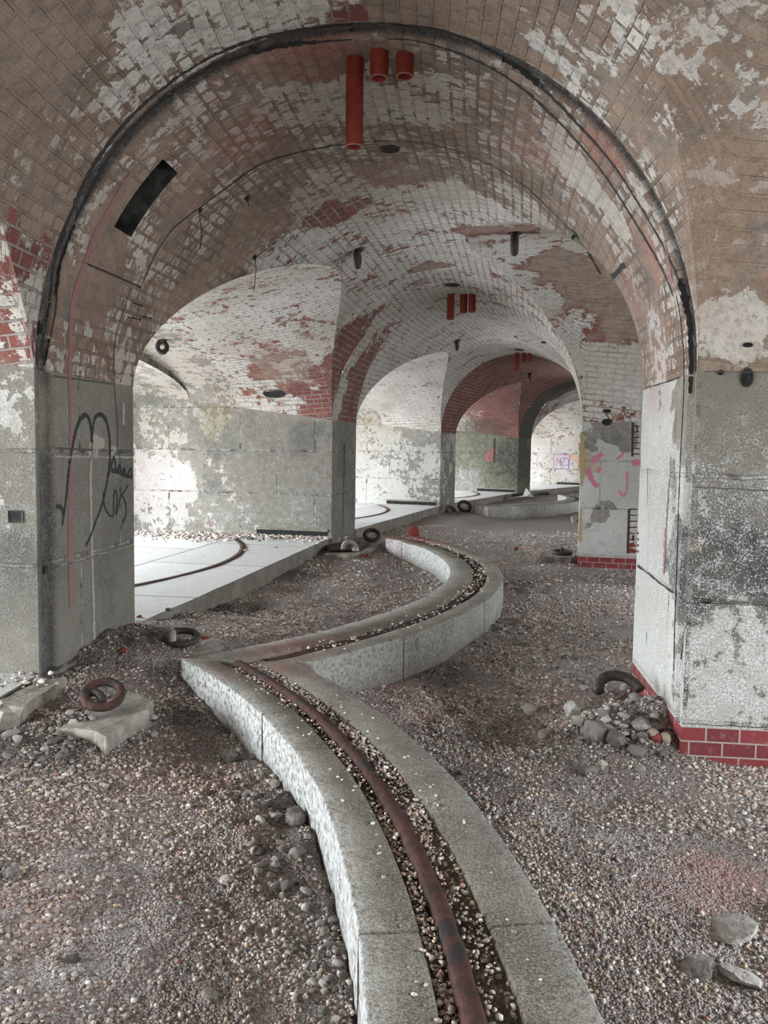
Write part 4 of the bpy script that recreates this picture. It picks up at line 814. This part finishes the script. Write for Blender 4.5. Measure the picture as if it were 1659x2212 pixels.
def eye(px, ytop, ybot, label, wpx=0., rad=None):
    """iron lifting eye hanging from the vault"""
    h = hit(px, ytop)
    if h is None: return
    top = h[0]; d = math.hypot(top.x, top.y); v = ray(px, ybot); zb = EYE + v.z*d/math.hypot(v.x, v.y); L = max(.06, top.z-zb)
    r = rad or L*.16; root = empty('lifting_eye', (top.x, top.y, top.z)); tag(root, label, 'iron eye', 'iron eyes hanging from the vaults')
    ax = Vector((math.sin(wpx), math.cos(wpx), 0)); hw = L*.30; pth = []
    for j in range(28):
        a = 2*PI*j/28; pth.append(ax*hw*math.sin(a) + Vector((0, 0, -L*.5 + (L*.5-r)*math.cos(a) + r*.3)))
    tube('ring', pth, r, m_iron, root, 10, True)
    tube('shank', [(0, 0, .05), (0, 0, -.03)], r*1.15, m_iron, root, 10)
    n = 18; vs = [(r*1.9*math.cos(2*PI*j/n), r*1.9*math.sin(2*PI*j/n), z) for z in (.02, -.008) for j in range(n)]
    meshobj('washer', vs, [(j, (j+1) % n, n+(j+1) % n, n+j) for j in range(n)]+[tuple(range(2*n-1, n-1, -1))], m_iron, root)
eye(772, 540, 584, 'black iron eye hanging from the vault over the second bay, left of centre', .15); eye(1112, 503, 556, 'black iron eye hanging from the white vault near the brown patch', .2)
eye(350, 735, 768, 'black iron eye beside the left haunch of the nearest arch', 1.25, .03); eye(987, 735, 760, 'small iron eye in front of the distant red arch', .2); eye(1144, 806, 826, 'small iron eye in the far red vault', .2)

# cables, nails and brackets
def cable(pts, label, r=.003):
    h = hit(*pts[0]); d = math.hypot(h[0].x, h[0].y)-.015; P_ = []
    for x, y in smoothline(pts, 16): v = ray(x, y); s = d/math.hypot(v.x, v.y); P_.append(E0+v*s)
    o = empty('hanging_cable', P_[0]); tag(o, label, 'cable'); tube('wire', local(o, P_), r, m_cable, o, 6); tube('tape_blob', local(o, [P_[0]+Vector((0, -.01, .02)), P_[0], P_[0]+Vector((0, .0, -.02))]), [.012, .02, .01], m_cable, o, 8)
cable([(432, 452), (432, 475), (436, 500), (434, 525), (431, 538)], 'short black cable end dangling from the crack of the nearest arch')
cable([(550, 556), (553, 580), (551, 605), (548, 632)], 'thin black cable dangling from the rear edge of the nearest arch'); cable([(534, 428), (536, 440), (538, 446)], 'tiny wire stub on the soffit of the nearest arch')
def nail(px, py, dx, label):
    h = hit(px, py); v = h[1]; o = empty('iron_nail', h[0]); tag(o, label, 'nail', 'rusty nails in the left haunch of the nearest arch')
    e_ = v*.05 + (Vector((1, -.1, 0))*dx); tube('shank', [-v*.01, e_], .004, m_rust, o, 6); tube('head', [e_, e_+e_.normalized()*.006], .009, m_rust, o, 8)
nail(288, 655, .01, 'uppermost rusty nail on the left haunch of the nearest arch'); nail(308, 683, .01, 'right-hand rusty nail on the left haunch of the nearest arch'); nail(278, 686, .03, 'longest rusty nail, lowest on the left haunch of the nearest arch')
h = hit(1243, 505); o = empty('iron_bracket', h[0]); tag(o, 'green painted iron bracket with bolt on the right haunch of the nearest arch', 'bracket')
q = h[1].to_track_quat('Z', 'Y').to_matrix(); s_ = [(-.03, -.035), (.02, -.04), (.04, 0), (.015, .04), (-.03, .03)]
meshobj('plate', [q @ Vector((a, b, z)) for z in (.0, .012) for a, b in s_], [(5, 6, 7, 8, 9)]+[(i, (i+1) % 5, 5+(i+1) % 5, 5+i) for i in range(5)], m_green, o); tube('bolt', [q @ Vector((0, 0, 0)), q @ Vector((0, -.01, .04))], .011, m_iron, o, 8)

# ------------------------------------------------------------------ things on the ground
FBV = bvhtree.BVHTree.FromObject(FLOOR, DG)
def onfloor(px, py, hint=.15):
    p = FBV.ray_cast(E0, ray(px, py))[0]
    return p if p is not None else ground(px, py, hint)
def floorz(x, y):
    return float(hfun(np.float64(x), np.float64(y)))
def irregular(rs, n, rough):
    return [1+rough*(rs.random()-.5)*2 for _ in range(n)]
def slab(name, pts, z, th, label, cat='slab', mat=m_conc, tilt=0, group=None, pxl=True):
    P_ = [ground(x, y, z) for x, y in pts]; c = sum(P_, Vector())/len(P_); root = empty(name, c); tag(root, label, cat, group); n = len(P_); dense = []
    rs = random.Random(len(pts)*7+int(z*100))
    for i in range(n):
        a, b = P_[i], P_[(i+1) % n]; m = max(1, int((b-a).length/.06))
        for j in range(m): q = a.lerp(b, j/m); dense.append(q + Vector((rs.uniform(-.012, .012), rs.uniform(-.012, .012), rs.uniform(-.006, .006)+tilt*(q.x-c.x))))
    n = len(dense); vs = local(root, dense); top = [v+(v.normalized()*-.012)+Vector((0, 0, .0)) for v in vs]; vs2 = [v-Vector((0, 0, .012)) for v in vs]; bt = [v*1.03-Vector((rs.uniform(-.01, .01), 0, th)) for v in vs]
    allv = top+vs2+bt; fs = [tuple(range(n))]+[(i, n+i, n+(i+1) % n, (i+1) % n) for i in range(n)]+[(n+i, 2*n+i, 2*n+(i+1) % n, n+(i+1) % n) for i in range(n)]
    meshobj('slab_body', allv, fs, mat, root); return root
s1 = slab('concrete_slab', [(128, 1574), (200, 1582), (232, 1594), (262, 1566), (318, 1533), (326, 1512), (300, 1494), (250, 1502), (190, 1528)], .285, .14, 'broken pale concrete slab with iron rings, left foreground below the pier')
s2 = slab('concrete_slab', [(292, 1412), (320, 1394), (465, 1378), (484, 1392), (440, 1420), (330, 1430)], .305, .12, 'flat grey slab under the iron ring beside the platform edge')
s3 = slab('concrete_slab', [(0, 1512), (60, 1480), (120, 1462), (142, 1460), (128, 1478), (70, 1512), (40, 1545), (0, 1552)], .34, .10, 'broken ledge of pale concrete at the foot of the far left wall')
s4 = slab('stone_block', [(1168, 1201), (1180, 1190), (1232, 1190), (1234, 1201)], .16, .16, 'low weathered stone block with a ring and bolt beside the second right pier', 'stone block')
s5 = slab('concrete_slab', [(700, 1196), (725, 1182), (800, 1180), (832, 1172), (790, 1190), (745, 1200)], .22, .06, 'brown stained slab with iron rings at the foot of the second left pier')
s6 = slab('rusty_plate', [(700, 1178), (745, 1170), (800, 1172), (770, 1186), (710, 1188)], .26, .012, 'flat rusty iron plate lying by the second left pier', 'plate', m_rust)
def ring(px, py, z, R, r, tilt, yaw, label, mat=m_iron, arc=(0, 2*PI), name='iron_ring', bolt=False, boff=(0, 0)):
    p = ground(px, py, z); root = empty(name, p); tag(root, label, 'iron ring', 'heavy iron rings on the ground'); Rm = Matrix.Rotation(yaw, 3, 'Z') @ Matrix.Rotation(tilt, 3, 'X'); full = arc[1]-arc[0] > 6.2; n = 40
    pth = [Rm @ Vector((R*math.cos(a), R*math.sin(a), 0)) for a in (np.linspace(arc[0], arc[1], n, endpoint=not full))]
    tube('ring_body', pth, r, mat, root, 12, full)
    if bolt:
        b0 = Vector((boff[0], boff[1], 0)); tube('bolt', [b0+Vector((0, 0, -.12)), b0+Vector((0, 0, .055)), b0+Vector((0, 0, .07))], [.026, .026, .017], m_conc if bolt == 2 else m_iron, root, 12)
    return root
ring(222, 1500, .37, .088, .023, .5, .3, 'rust-brown ring leaning up on the broken slab, left foreground', m_rust)
ring(196, 1522, .325, .062, .021, 1.0, -.25, 'grey half-buried ring in front of the rust-brown ring, left foreground', m_iron, (.1, PI-.1))
ring(391, 1377, .375, .105, .022, .22, .1, 'dark iron ring around a bolt beside the platform edge', m_iron, bolt=2, boff=(-.035, -.085))
ring(1341, 1497, .265, .125, .030, .62, .15, 'thick dark ring half buried in the rubble heap beside the right pier', m_iron, (.15, PI-.1))
ring(1214, 1193, .19, .12, .028, .05, 0, 'dark ring round an upright bolt beside the second right pier', m_iron, bolt=1, boff=(0, .0))
ring(803, 1156, .30, .105, .032, .75, .1, 'dark ring lying against the step of the second platform', m_iron)
ring(756, 1186, .27, .10, .032, 1.1, .5, 'grey weathered ring on the brown slab by the second left pier', m_conc, (0, PI))
ring(1004, 1094, .30, .14, .04, .9, .2, 'small far ring at the foot of the third pier', m_rust); ring(975, 1105, .22, .14, .04, .9, .8, 'far half-buried ring in the rubble before the third pier', m_rust, (0, PI))

def rockmesh(seed, amp=.28, sub=2):
    import bmesh
    bm = bmesh.new(); bmesh.ops.create_icosphere(bm, subdivisions=sub, radius=1)
    off = Vector((seed*3.1, seed*1.7, seed*.9)); rs = random.Random(seed)
    planes = [(Vector((rs.gauss(0, 1), rs.gauss(0, 1), rs.gauss(0, 1))).normalized(), rs.uniform(.55, .85)) for _ in range(7)]
    for v in bm.verts:
        n = v.co.normalized(); d = 1+amp*mnoise.noise(n*1.6+off)+amp*.4*mnoise.noise(n*4+off); co = n*d*(1+.10*mnoise.noise(n*9+off))
        for pn, pd in planes:
            e = co.dot(pn)-pd
            if e > 0: co -= pn*e*.85
        v.co = co
    me = bpy.data.meshes.new('rock'); bm.to_mesh(me); bm.free(); return me
ROCKS = {}
for mname, mm in (('g', m_rock), ('p', m_rockp), ('r', m_redfrag), ('w', m_white)):
    for i in range(5): me = rockmesh(i+1+len(ROCKS), .3, 3 if mname in 'gp' else 2); me.materials.append(mm); ROCKS[mname, i] = me
def rock(px, py, size, kind, label, group=None, name='rubble_stone', sq=.7, sink=.25, i=None, p=None):
    p = p or onfloor(px, py); o = bpy.data.objects.new(name, ROCKS[kind, random.randrange(5) if i is None else i]); link(o)
    s = size; o.scale = (s*random.uniform(.8, 1.25), s*random.uniform(.75, 1.1), s*sq*random.uniform(.8, 1.1)); o.rotation_euler = (random.uniform(-.3, .3), random.uniform(-.3, .3), random.uniform(0, 6.3))
    o.location = (p.x, p.y, p.z + s*sq*(1-sink)*.6); tag(o, label, 'stone', group); return o
rock(328, 1553, .028, 'w', 'small white stone nearest the broken slab, left foreground', name='pale_stone'); rock(333, 1591, .026, 'w', 'small white stone just below its twin near the broken slab', name='pale_stone')
rock(1245, 1545, .105, 'w', 'large pale jagged lump on the rubble heap by the right pier', sq=.55, sink=.1); rock(1175, 1592, .045, 'p', 'rounded pale stone left of the rubble heap'); rock(1285, 1592, .085, 'g', 'biggest grey lump at the foot of the rubble heap')
rock(1385, 1575, .06, 'p', 'pale lump in the rubble heap nearest the pier corner'); rock(1330, 1605, .07, 'g', 'dark grey lump at the front of the rubble heap'); rock(1415, 1598, .035, 'r', 'bright red brick chip in the rubble heap by the right pier', name='brick_fragment', sink=0)
rock(1150, 1640, .03, 'p', 'lone pale stone left of and below the rubble heap'); rock(1490, 1280, .05, 'p', 'x') if False else None
rock(500, 1640, .06, 'g', 'largest dark clod left of the granite track', sink=.4); rock(640, 1770, .055, 'g', 'dark clod touching the left face of the granite track', sink=.4)
rock(200, 1555, .030, 'p', 'pale pebble lump in front of the grey ring'); rock(190, 1545, .025, 'p', 'small pale lump touching the grey ring'); rock(490, 1905, .026, 'w', 'pale stone in the middle of the left foreground', name='pale_stone')
rock(28, 1890, .03, 'p', 'grey stone at the left edge of the foreground'); rock(155, 2075, .026, 'g', 'smooth grey pebble in the lower left foreground', sq=.5); rock(455, 2150, .028, 'w', 'flat pale pebble at the lower left, near the frame bottom', sq=.5, name='pale_stone')
rock(895, 1152, .10, 'r', 'bright red lump at the far end of the middle granite track', name='brick_fragment', sq=1.2, p=ground(895, 1158, ZPL)); rock(700, 1171, .07, 'r', 'red brick chip at the foot of the second left pier', name='brick_fragment', p=ground(700, 1176, .2))
rock(788, 1203, .05, 'r', 'orange-red chip in front of the brown slab', name='brick_fragment'); rock(768, 1190, .06, 'w', 'white lump on the brown slab by the second pier', name='pale_stone', p=ground(768, 1190, .24)); rock(265, 1408, .03, 'r', 'red brick chip at the foot of the nearest left pier', name='brick_fragment')
rock(440, 1380, .035, 'r', 'flat red brick chip behind the iron ring', name='brick_fragment', sq=.4); rock(1120, 1150, .05, 'r', 'x') if False else None
rock(1115, 1188, .05, 'r', 'small red chip on the open gravel of the middle bay', name='brick_fragment'); rock(1242, 1128, .14, 'p', 'pale lump beside the far edge of the second right pier'); rock(1193, 1212, .05, 'p', 'white stone in front of the low stone block'); rock(1210, 1218, .04, 'p', 'second white stone in front of the low stone block, to the right')
rock(415, 1172, .05, 'g', 'dark lump at the foot of the bright wall on the first platform', p=ground(540, 1166, ZPL)); rock(363, 1315, .03, 'g', 'small dark stone near the edge of the nearest platform', p=ground(363, 1319, ZPL)); rock(300, 1332, .02, 'r', 'tiny dark red chip on the platform beside the left pier', p=ground(301, 1334, ZPL), name='brick_fragment')
rock(1490, 1282, .0, 'p', '') if False else None
rock(1570, 2010, .09, 'w', 'broad chalky white lump at the lower right', sq=.3, sink=.5, name='pale_stone'); rock(1600, 2110, .075, 'w', 'chalky white lump nearest the lower right corner', sq=.35, sink=.5, name='pale_stone'); rock(1510, 2100, .05, 'p', 'pale lump left of the chalky one at the lower right', sq=.5)
RUB = []
def cluster(n, cx, cy, sx, sy, s0, s1, kinds, label, group, z=None, seed=3): RUB.append((n, cx, cy, sx, sy, s0, s1, kinds, label, z, seed))
cluster(46, 1330, 1570, 75, 38, .016, .055, 'gggp', 'grey rubble stone in the heap at the foot of the right pier', 'rubble in the heap by the right pier')
cluster(80, 610, 1770, 50, 85, .008, .032, 'ggp', 'dark clod or stone along the left face of the granite track', 'clods along the left face of the granite track', seed=5)
cluster(120, 690, 2060, 42, 110, .006, .020, 'gp', 'pebble packed against the granite track in the lower left', 'pebbles against the track, lower left', seed=6)
cluster(50, 1120, 1380, 110, 50, .010, .035, 'gp', 'grey stone outside the curve of the middle granite track', 'stones outside the middle track', seed=8)
cluster(60, 110, 1590, 90, 50, .008, .035, 'ggp', 'dirty grey stone around the broken slab at the left', 'stones round the broken slab', seed=9)
cluster(55, 1020, 1540, 100, 70, .008, .028, 'gp', 'grey stone in the hollow right of the granite track', 'stones in the hollow right of the track', seed=10)
cluster(20, 60, 1470, 40, 8, .012, .028, 'p', 'pale stone heaped at the foot of the far left wall', 'pale stones at the far left wall', .34, seed=11)
cluster(24, 640, 1163, 60, 3, .03, .055, 'gp', 'rubble stone at the slot below the second left wall', 'rubble at the slot of the second left wall', ZPL, seed=12)
cluster(14, 1380, 1500, 20, 12, .02, .04, 'gp', 'grey stone between the thick ring and the right pier', 'stones between the ring and right pier', seed=14)
cluster(14, 990, 1098, 22, 5, .05, .10, 'g', 'dark rubble lump at the foot of the third pier', 'rubble before the third pier', seed=13)
# scrap at the fourth pier
P_ = ground(1135, 1074, .30); o = empty('paper_scrap', P_); tag(o, 'crumpled white sheet among the junk under the dark far pier', 'scrap')
meshobj('sheet', [(-.30, 0, 0), (0, -.1, .02), (.28, .1, .0), (.05, .25, .26), (-.05, .1, .05), (.15, 0, .12)], [(0, 1, 4), (1, 5, 4), (1, 2, 5), (4, 5, 3), (5, 2, 3)], m_white, o)
for (x, y, l, an, lb) in ((1120, 1070, .55, .5, 'dark plank end left of the white sheet under the far pier'), (1165, 1068, .6, -.3, 'dark plank right of the white sheet under the far pier')):
    P_ = ground(x, y, .32); o = empty('timber_scrap', P_); tag(o, lb, 'plank'); tube('plank', [(-l/2*math.cos(an), -l/2*math.sin(an), 0), (l/2*math.cos(an), l/2*math.sin(an), .04)], .04, m_iron, o, 4)
# lump of broken render clinging to the right pier corner
hh = hit(1489, 1282); o = rock(0, 0, .03, 'p', 'pale flake of render clinging to the corner of the right pier', p=hh[0]+hh[1]*.002, name='render_flake', sq=1.6); o.location = hh[0]; o.scale = (.022, .012, .04); o.rotation_euler = (0, 0, .1)

# ------------------------------------------------------------------ loose gravel (nobody could count it)
def ico():
    t = (1+5**.5)/2; v = np.array([(-1, t, 0), (1, t, 0), (-1, -t, 0), (1, -t, 0), (0, -1, t), (0, 1, t), (0, -1, -t), (0, 1, -t), (t, 0, -1), (t, 0, 1), (-t, 0, -1), (-t, 0, 1)], float); v /= np.linalg.norm(v[0])
    f = np.array([(0, 11, 5), (0, 5, 1), (0, 1, 7), (0, 7, 10), (0, 10, 11), (1, 5, 9), (5, 11, 4), (11, 10, 2), (10, 7, 6), (7, 1, 8), (3, 9, 4), (3, 4, 2), (3, 2, 6), (3, 6, 8), (3, 8, 9), (4, 9, 5), (2, 4, 11), (6, 2, 10), (8, 6, 7), (9, 8, 1)]); return v, f
def ico2(sub):
    import bmesh
    bm = bmesh.new(); bmesh.ops.create_icosphere(bm, subdivisions=sub, radius=1); bm.verts.ensure_lookup_table()
    v = np.array([x.co[:] for x in bm.verts]); f = np.array([[x.index for x in q.verts] for q in bm.faces]); bm.free(); return v, f
def gravel(name, X, Y, Z, size, col, label, sub=0):
    n = len(X); v, f = ico() if not sub else ico2(sub); nv = len(v)
    if sub:      # chipped, faceted lumps
        V = np.repeat(v[None], n, 0); pn = rng.normal(0, 1, (n, 9, 3)); pn /= np.linalg.norm(pn, axis=-1, keepdims=True); pd = rng.uniform(.45, .85, (n, 9))
        for j in range(9):
            e = np.einsum('nvk,nk->nv', V, pn[:, j])-pd[:, j:j+1]; V = V - np.clip(e, 0, None)[..., None]*pn[:, j][:, None]*.9
        V = V*(1+rng.normal(0, .035, (n, nv, 1)))
    else: V = v[None]*(1+rng.normal(0, .16, (n, 12, 1)))
    V = V*np.stack([rng.uniform(.75, 1.3, n), rng.uniform(.6, 1.1, n), rng.uniform(.45, .85, n)], -1)[:, None]
    a = rng.uniform(0, 2*PI, n); b = rng.normal(0, .35, n); c, s = np.cos(b), np.sin(b)
    x, y, z = V[..., 0], V[..., 1]*c[:, None]-V[..., 2]*s[:, None], V[..., 1]*s[:, None]+V[..., 2]*c[:, None]; c, s = np.cos(a), np.sin(a)
    V = np.stack([x*c[:, None]-y*s[:, None], x*s[:, None]+y*c[:, None], z], -1)*size[:, None, None] + np.stack([X, Y, Z+size*.22], -1)[:, None]
    F = (f[None]+(np.arange(n)*nv)[:, None, None]).reshape(-1, 3); me = bpy.data.meshes.new(name); me.vertices.add(n*nv); me.vertices.foreach_set('co', V.astype(np.float32).ravel())
    me.loops.add(F.size); me.loops.foreach_set('vertex_index', F.astype(np.int32).ravel()); me.polygons.add(len(F)); me.polygons.foreach_set('loop_start', np.arange(0, F.size, 3, dtype=np.int32)); me.update(calc_edges=True)
    at = me.attributes.new('stone', 'FLOAT_COLOR', 'POINT'); cc = np.concatenate([col, np.ones((n, 1))], 1); at.data.foreach_set('color', np.repeat(cc, nv, 0).astype(np.float32).ravel()); me.materials.append(m_gravel)
    o = link(bpy.data.objects.new(name, me)); tag(o, label, 'gravel', kind='stuff'); return o
PAL = np.array([(.30, .255, .235), (.41, .345, .31), (.50, .43, .39), (.60, .54, .49), (.72, .68, .63), (.49, .385, .31), (.55, .40, .27), (.40, .235, .20), (.16, .15, .145), (.78, .75, .71)])
PW = np.array([.16, .22, .2, .14, .06, .08, .03, .03, .06, .02]); PW /= PW.sum()
def colors(n): c = PAL[rng.choice(len(PAL), n, p=PW)]; return np.clip(c*rng.uniform(.8, 1.2, (n, 1))*1.0, .02, .8)
def ontrack(X, Y, pad=.01):
    d0 = np.hypot(X-RC0[0], Y-RC0[1]); d1 = np.hypot(X-RC1[0], Y-RC1[1]); t = ((d0 > 5.49-pad) & (d0 < 6.03+pad) & (Y < YC+.02)); a1 = np.arctan2(Y-RC1[1], X-RC1[0])
    return t | ((d1 > 5.60-pad) & (d1 < 6.15+pad) & (Y > YC-.02) & (a1 < .52))
fA = fl.A[0].reshape(len(us_), len(ss_), 4)
def fmask(X, Y):
    u, k = polar(X, Y); i = np.clip(np.searchsorted(us_, u), 0, len(us_)-1); j = np.clip(np.searchsorted(ss_, k), 0, len(ss_)-1); return fA[i, j]
def scatter(n, x0, x1, y0, y1, s0, s1, pw=2.4, soft=1.):
    X = rng.uniform(x0, x1, n); Y = rng.uniform(y0, y1, n); u, k = polar(X, Y); fr = k-np.floor(k+.5)
    inpier = (np.abs(fr) < T/2/D+.004) & ((u < .0) | (u > W))
    px, py, d = project(np.stack([X, Y, X*0+.1], -1)); vis = (px > -60) & (px < 1720) & (py < 2290)
    keep = vis & ~ontrack(X, Y) & ~inpier & (u > .03) | (vis & inpier*False); m = fmask(X, Y)
    cl = .5+.5*vnoise(X, Y, .35, 41); dens = .15+.85*np.clip((cl-.25)*1.6, 0, 1); dens = dens*(1-.9*m[:, 3])*(1-.5*m[:, 0])
    keep &= rng.random(n) < dens*soft
    X, Y, m = X[keep], Y[keep], m[keep]; s = s0+(s1-s0)*rng.random(len(X))**pw; c = colors(len(X)); c = c*(1-.5*m[:, 2:3])
    c = c*(1-.4*m[:, 1:2]) + np.array([.42, .22, .20])*.4*m[:, 1:2]
    return X, Y, hfun(X, Y), s, c
def merge(parts): return [np.concatenate(p) for p in zip(*parts)]
gravel('loose_gravel', *merge([scatter(160000, -2.2, 2.6, 1.45, 3.2, .002, .0105, 4.2), scatter(120000, -3.0, 3.2, 3.2, 5.2, .003, .013, 3.), scatter(80000, -2, 4, 5.2, 9, .0045, .016, 2.6), scatter(30000, -1, 6, 9, 16, .008, .024, 2.2)]),
  'loose brown and grey gravel covering the casemate floor')
RC_ = np.array([(.23, .21, .19), (.165, .15, .135), (.31, .285, .26), (.12, .11, .10), (.42, .40, .37), (.27, .22, .18)])
for ci, (n, cx, cy, sx, sy, s0, s1, kinds, label, z, seed) in enumerate(RUB):
    rng = np.random.default_rng(seed); n = int(n*2.2); xs, ys = rng.normal(cx, sx, n), rng.normal(cy, sy, n); P_ = [ground(x, y, .15 if z is None else z) for x, y in zip(xs, ys)]
    if z is None: P_ = [(onfloor(x, y)) for x, y in zip(xs, ys)]
    X, Y = np.array([p.x for p in P_]), np.array([p.y for p in P_]); u, k = polar(X, Y); kp = ~ontrack(X, Y, .02) if z is None else (X == X)
    if z is None: kp &= ~((np.abs(k-np.floor(k+.5)) < T/2/D) & ((u > W) | (u < 0)))
    X, Y = X[kp], Y[kp]; Z = hfun(X, Y) if z is None else X*0+z; pale = 1.5 if kinds == 'p' else 1.
    sz = s0*.6+(s1-s0*.6)*rng.random(len(X))**2.6; c = RC_[rng.integers(0, 6, len(X))]*rng.uniform(.8, 1.15, (len(X), 1))*pale
    gravel('rubble', X, Y, Z, sz, c, label, 3 if cy > 1350 else 2)
rng = np.random.default_rng(77)
# gravel lying in the groove of the near track and at the wall foot on the platform
n = 9500; a = rng.uniform(-.1, .62, n); r = rng.uniform(5.66, 5.84, n); X, Y = RC0[0]+r*np.cos(a), RC0[1]+r*np.sin(a); kp = (np.abs(r-5.73) > .03) & (Y < 4.84) & (rng.random(n) < .35+.65*(vnoise(X, Y, .3, 51) > -.3)); X, Y = X[kp], Y[kp]
gr1 = (X, Y, X*0+ZPL-.026+rng.uniform(0, .02, len(X)), .003+.0075*rng.random(len(X))**2, colors(len(X))*1.15)
n = 350; a = rng.uniform(-.75, .5, n); r = rng.normal(5.93, .06, n); X, Y = RC1[0]+r*np.cos(a), RC1[1]+r*np.sin(a); gr2 = (X, Y, X*0+ZPL, .005+.008*rng.random(n), colors(n)*1.2)
n = 110; a = rng.uniform(.05, .6, n); r = rng.choice([5.62, 5.90], n)+rng.normal(0, .035, n); X, Y = RC0[0]+r*np.cos(a), RC0[1]+r*np.sin(a); kp = Y < 4.8; gr4 = (X[kp], Y[kp], X[kp]*0+ZPL, .003+.006*rng.random(kp.sum()), colors(kp.sum())*1.2)
n = 650; u_ = -np.abs(rng.exponential(.9, n)); w_ = 1-np.abs(rng.exponential(.03, n)); kp = (u_ > -3.5) & (w_ > .6); Pp = bay(1, u_[kp], w_[kp]); gr3 = (Pp[:, 0], Pp[:, 1], Pp[:, 0]*0+ZPL, .012+.02*rng.random(kp.sum())**2, colors(kp.sum())*1.2)
n = 700; u_ = rng.uniform(-3.2, -1.2, n); w_ = rng.normal(.93, .05, n); w_ = np.minimum(w_, .985); Pp = bay(1, u_, w_); gr5 = (Pp[:, 0], Pp[:, 1], Pp[:, 0]*0+ZPL, .012+.03*rng.random(n)**2, colors(n))
gravel('track_gravel', *merge([gr1, gr4]), 'small gravel lying in the groove beside the rusty rail'); gravel('scattered_grit', *merge([gr2]), 'grit sprinkled on the middle granite track'); gravel('platform_rubble', *merge([gr3, gr5]), 'crumbled stone along the wall on the bright platform')
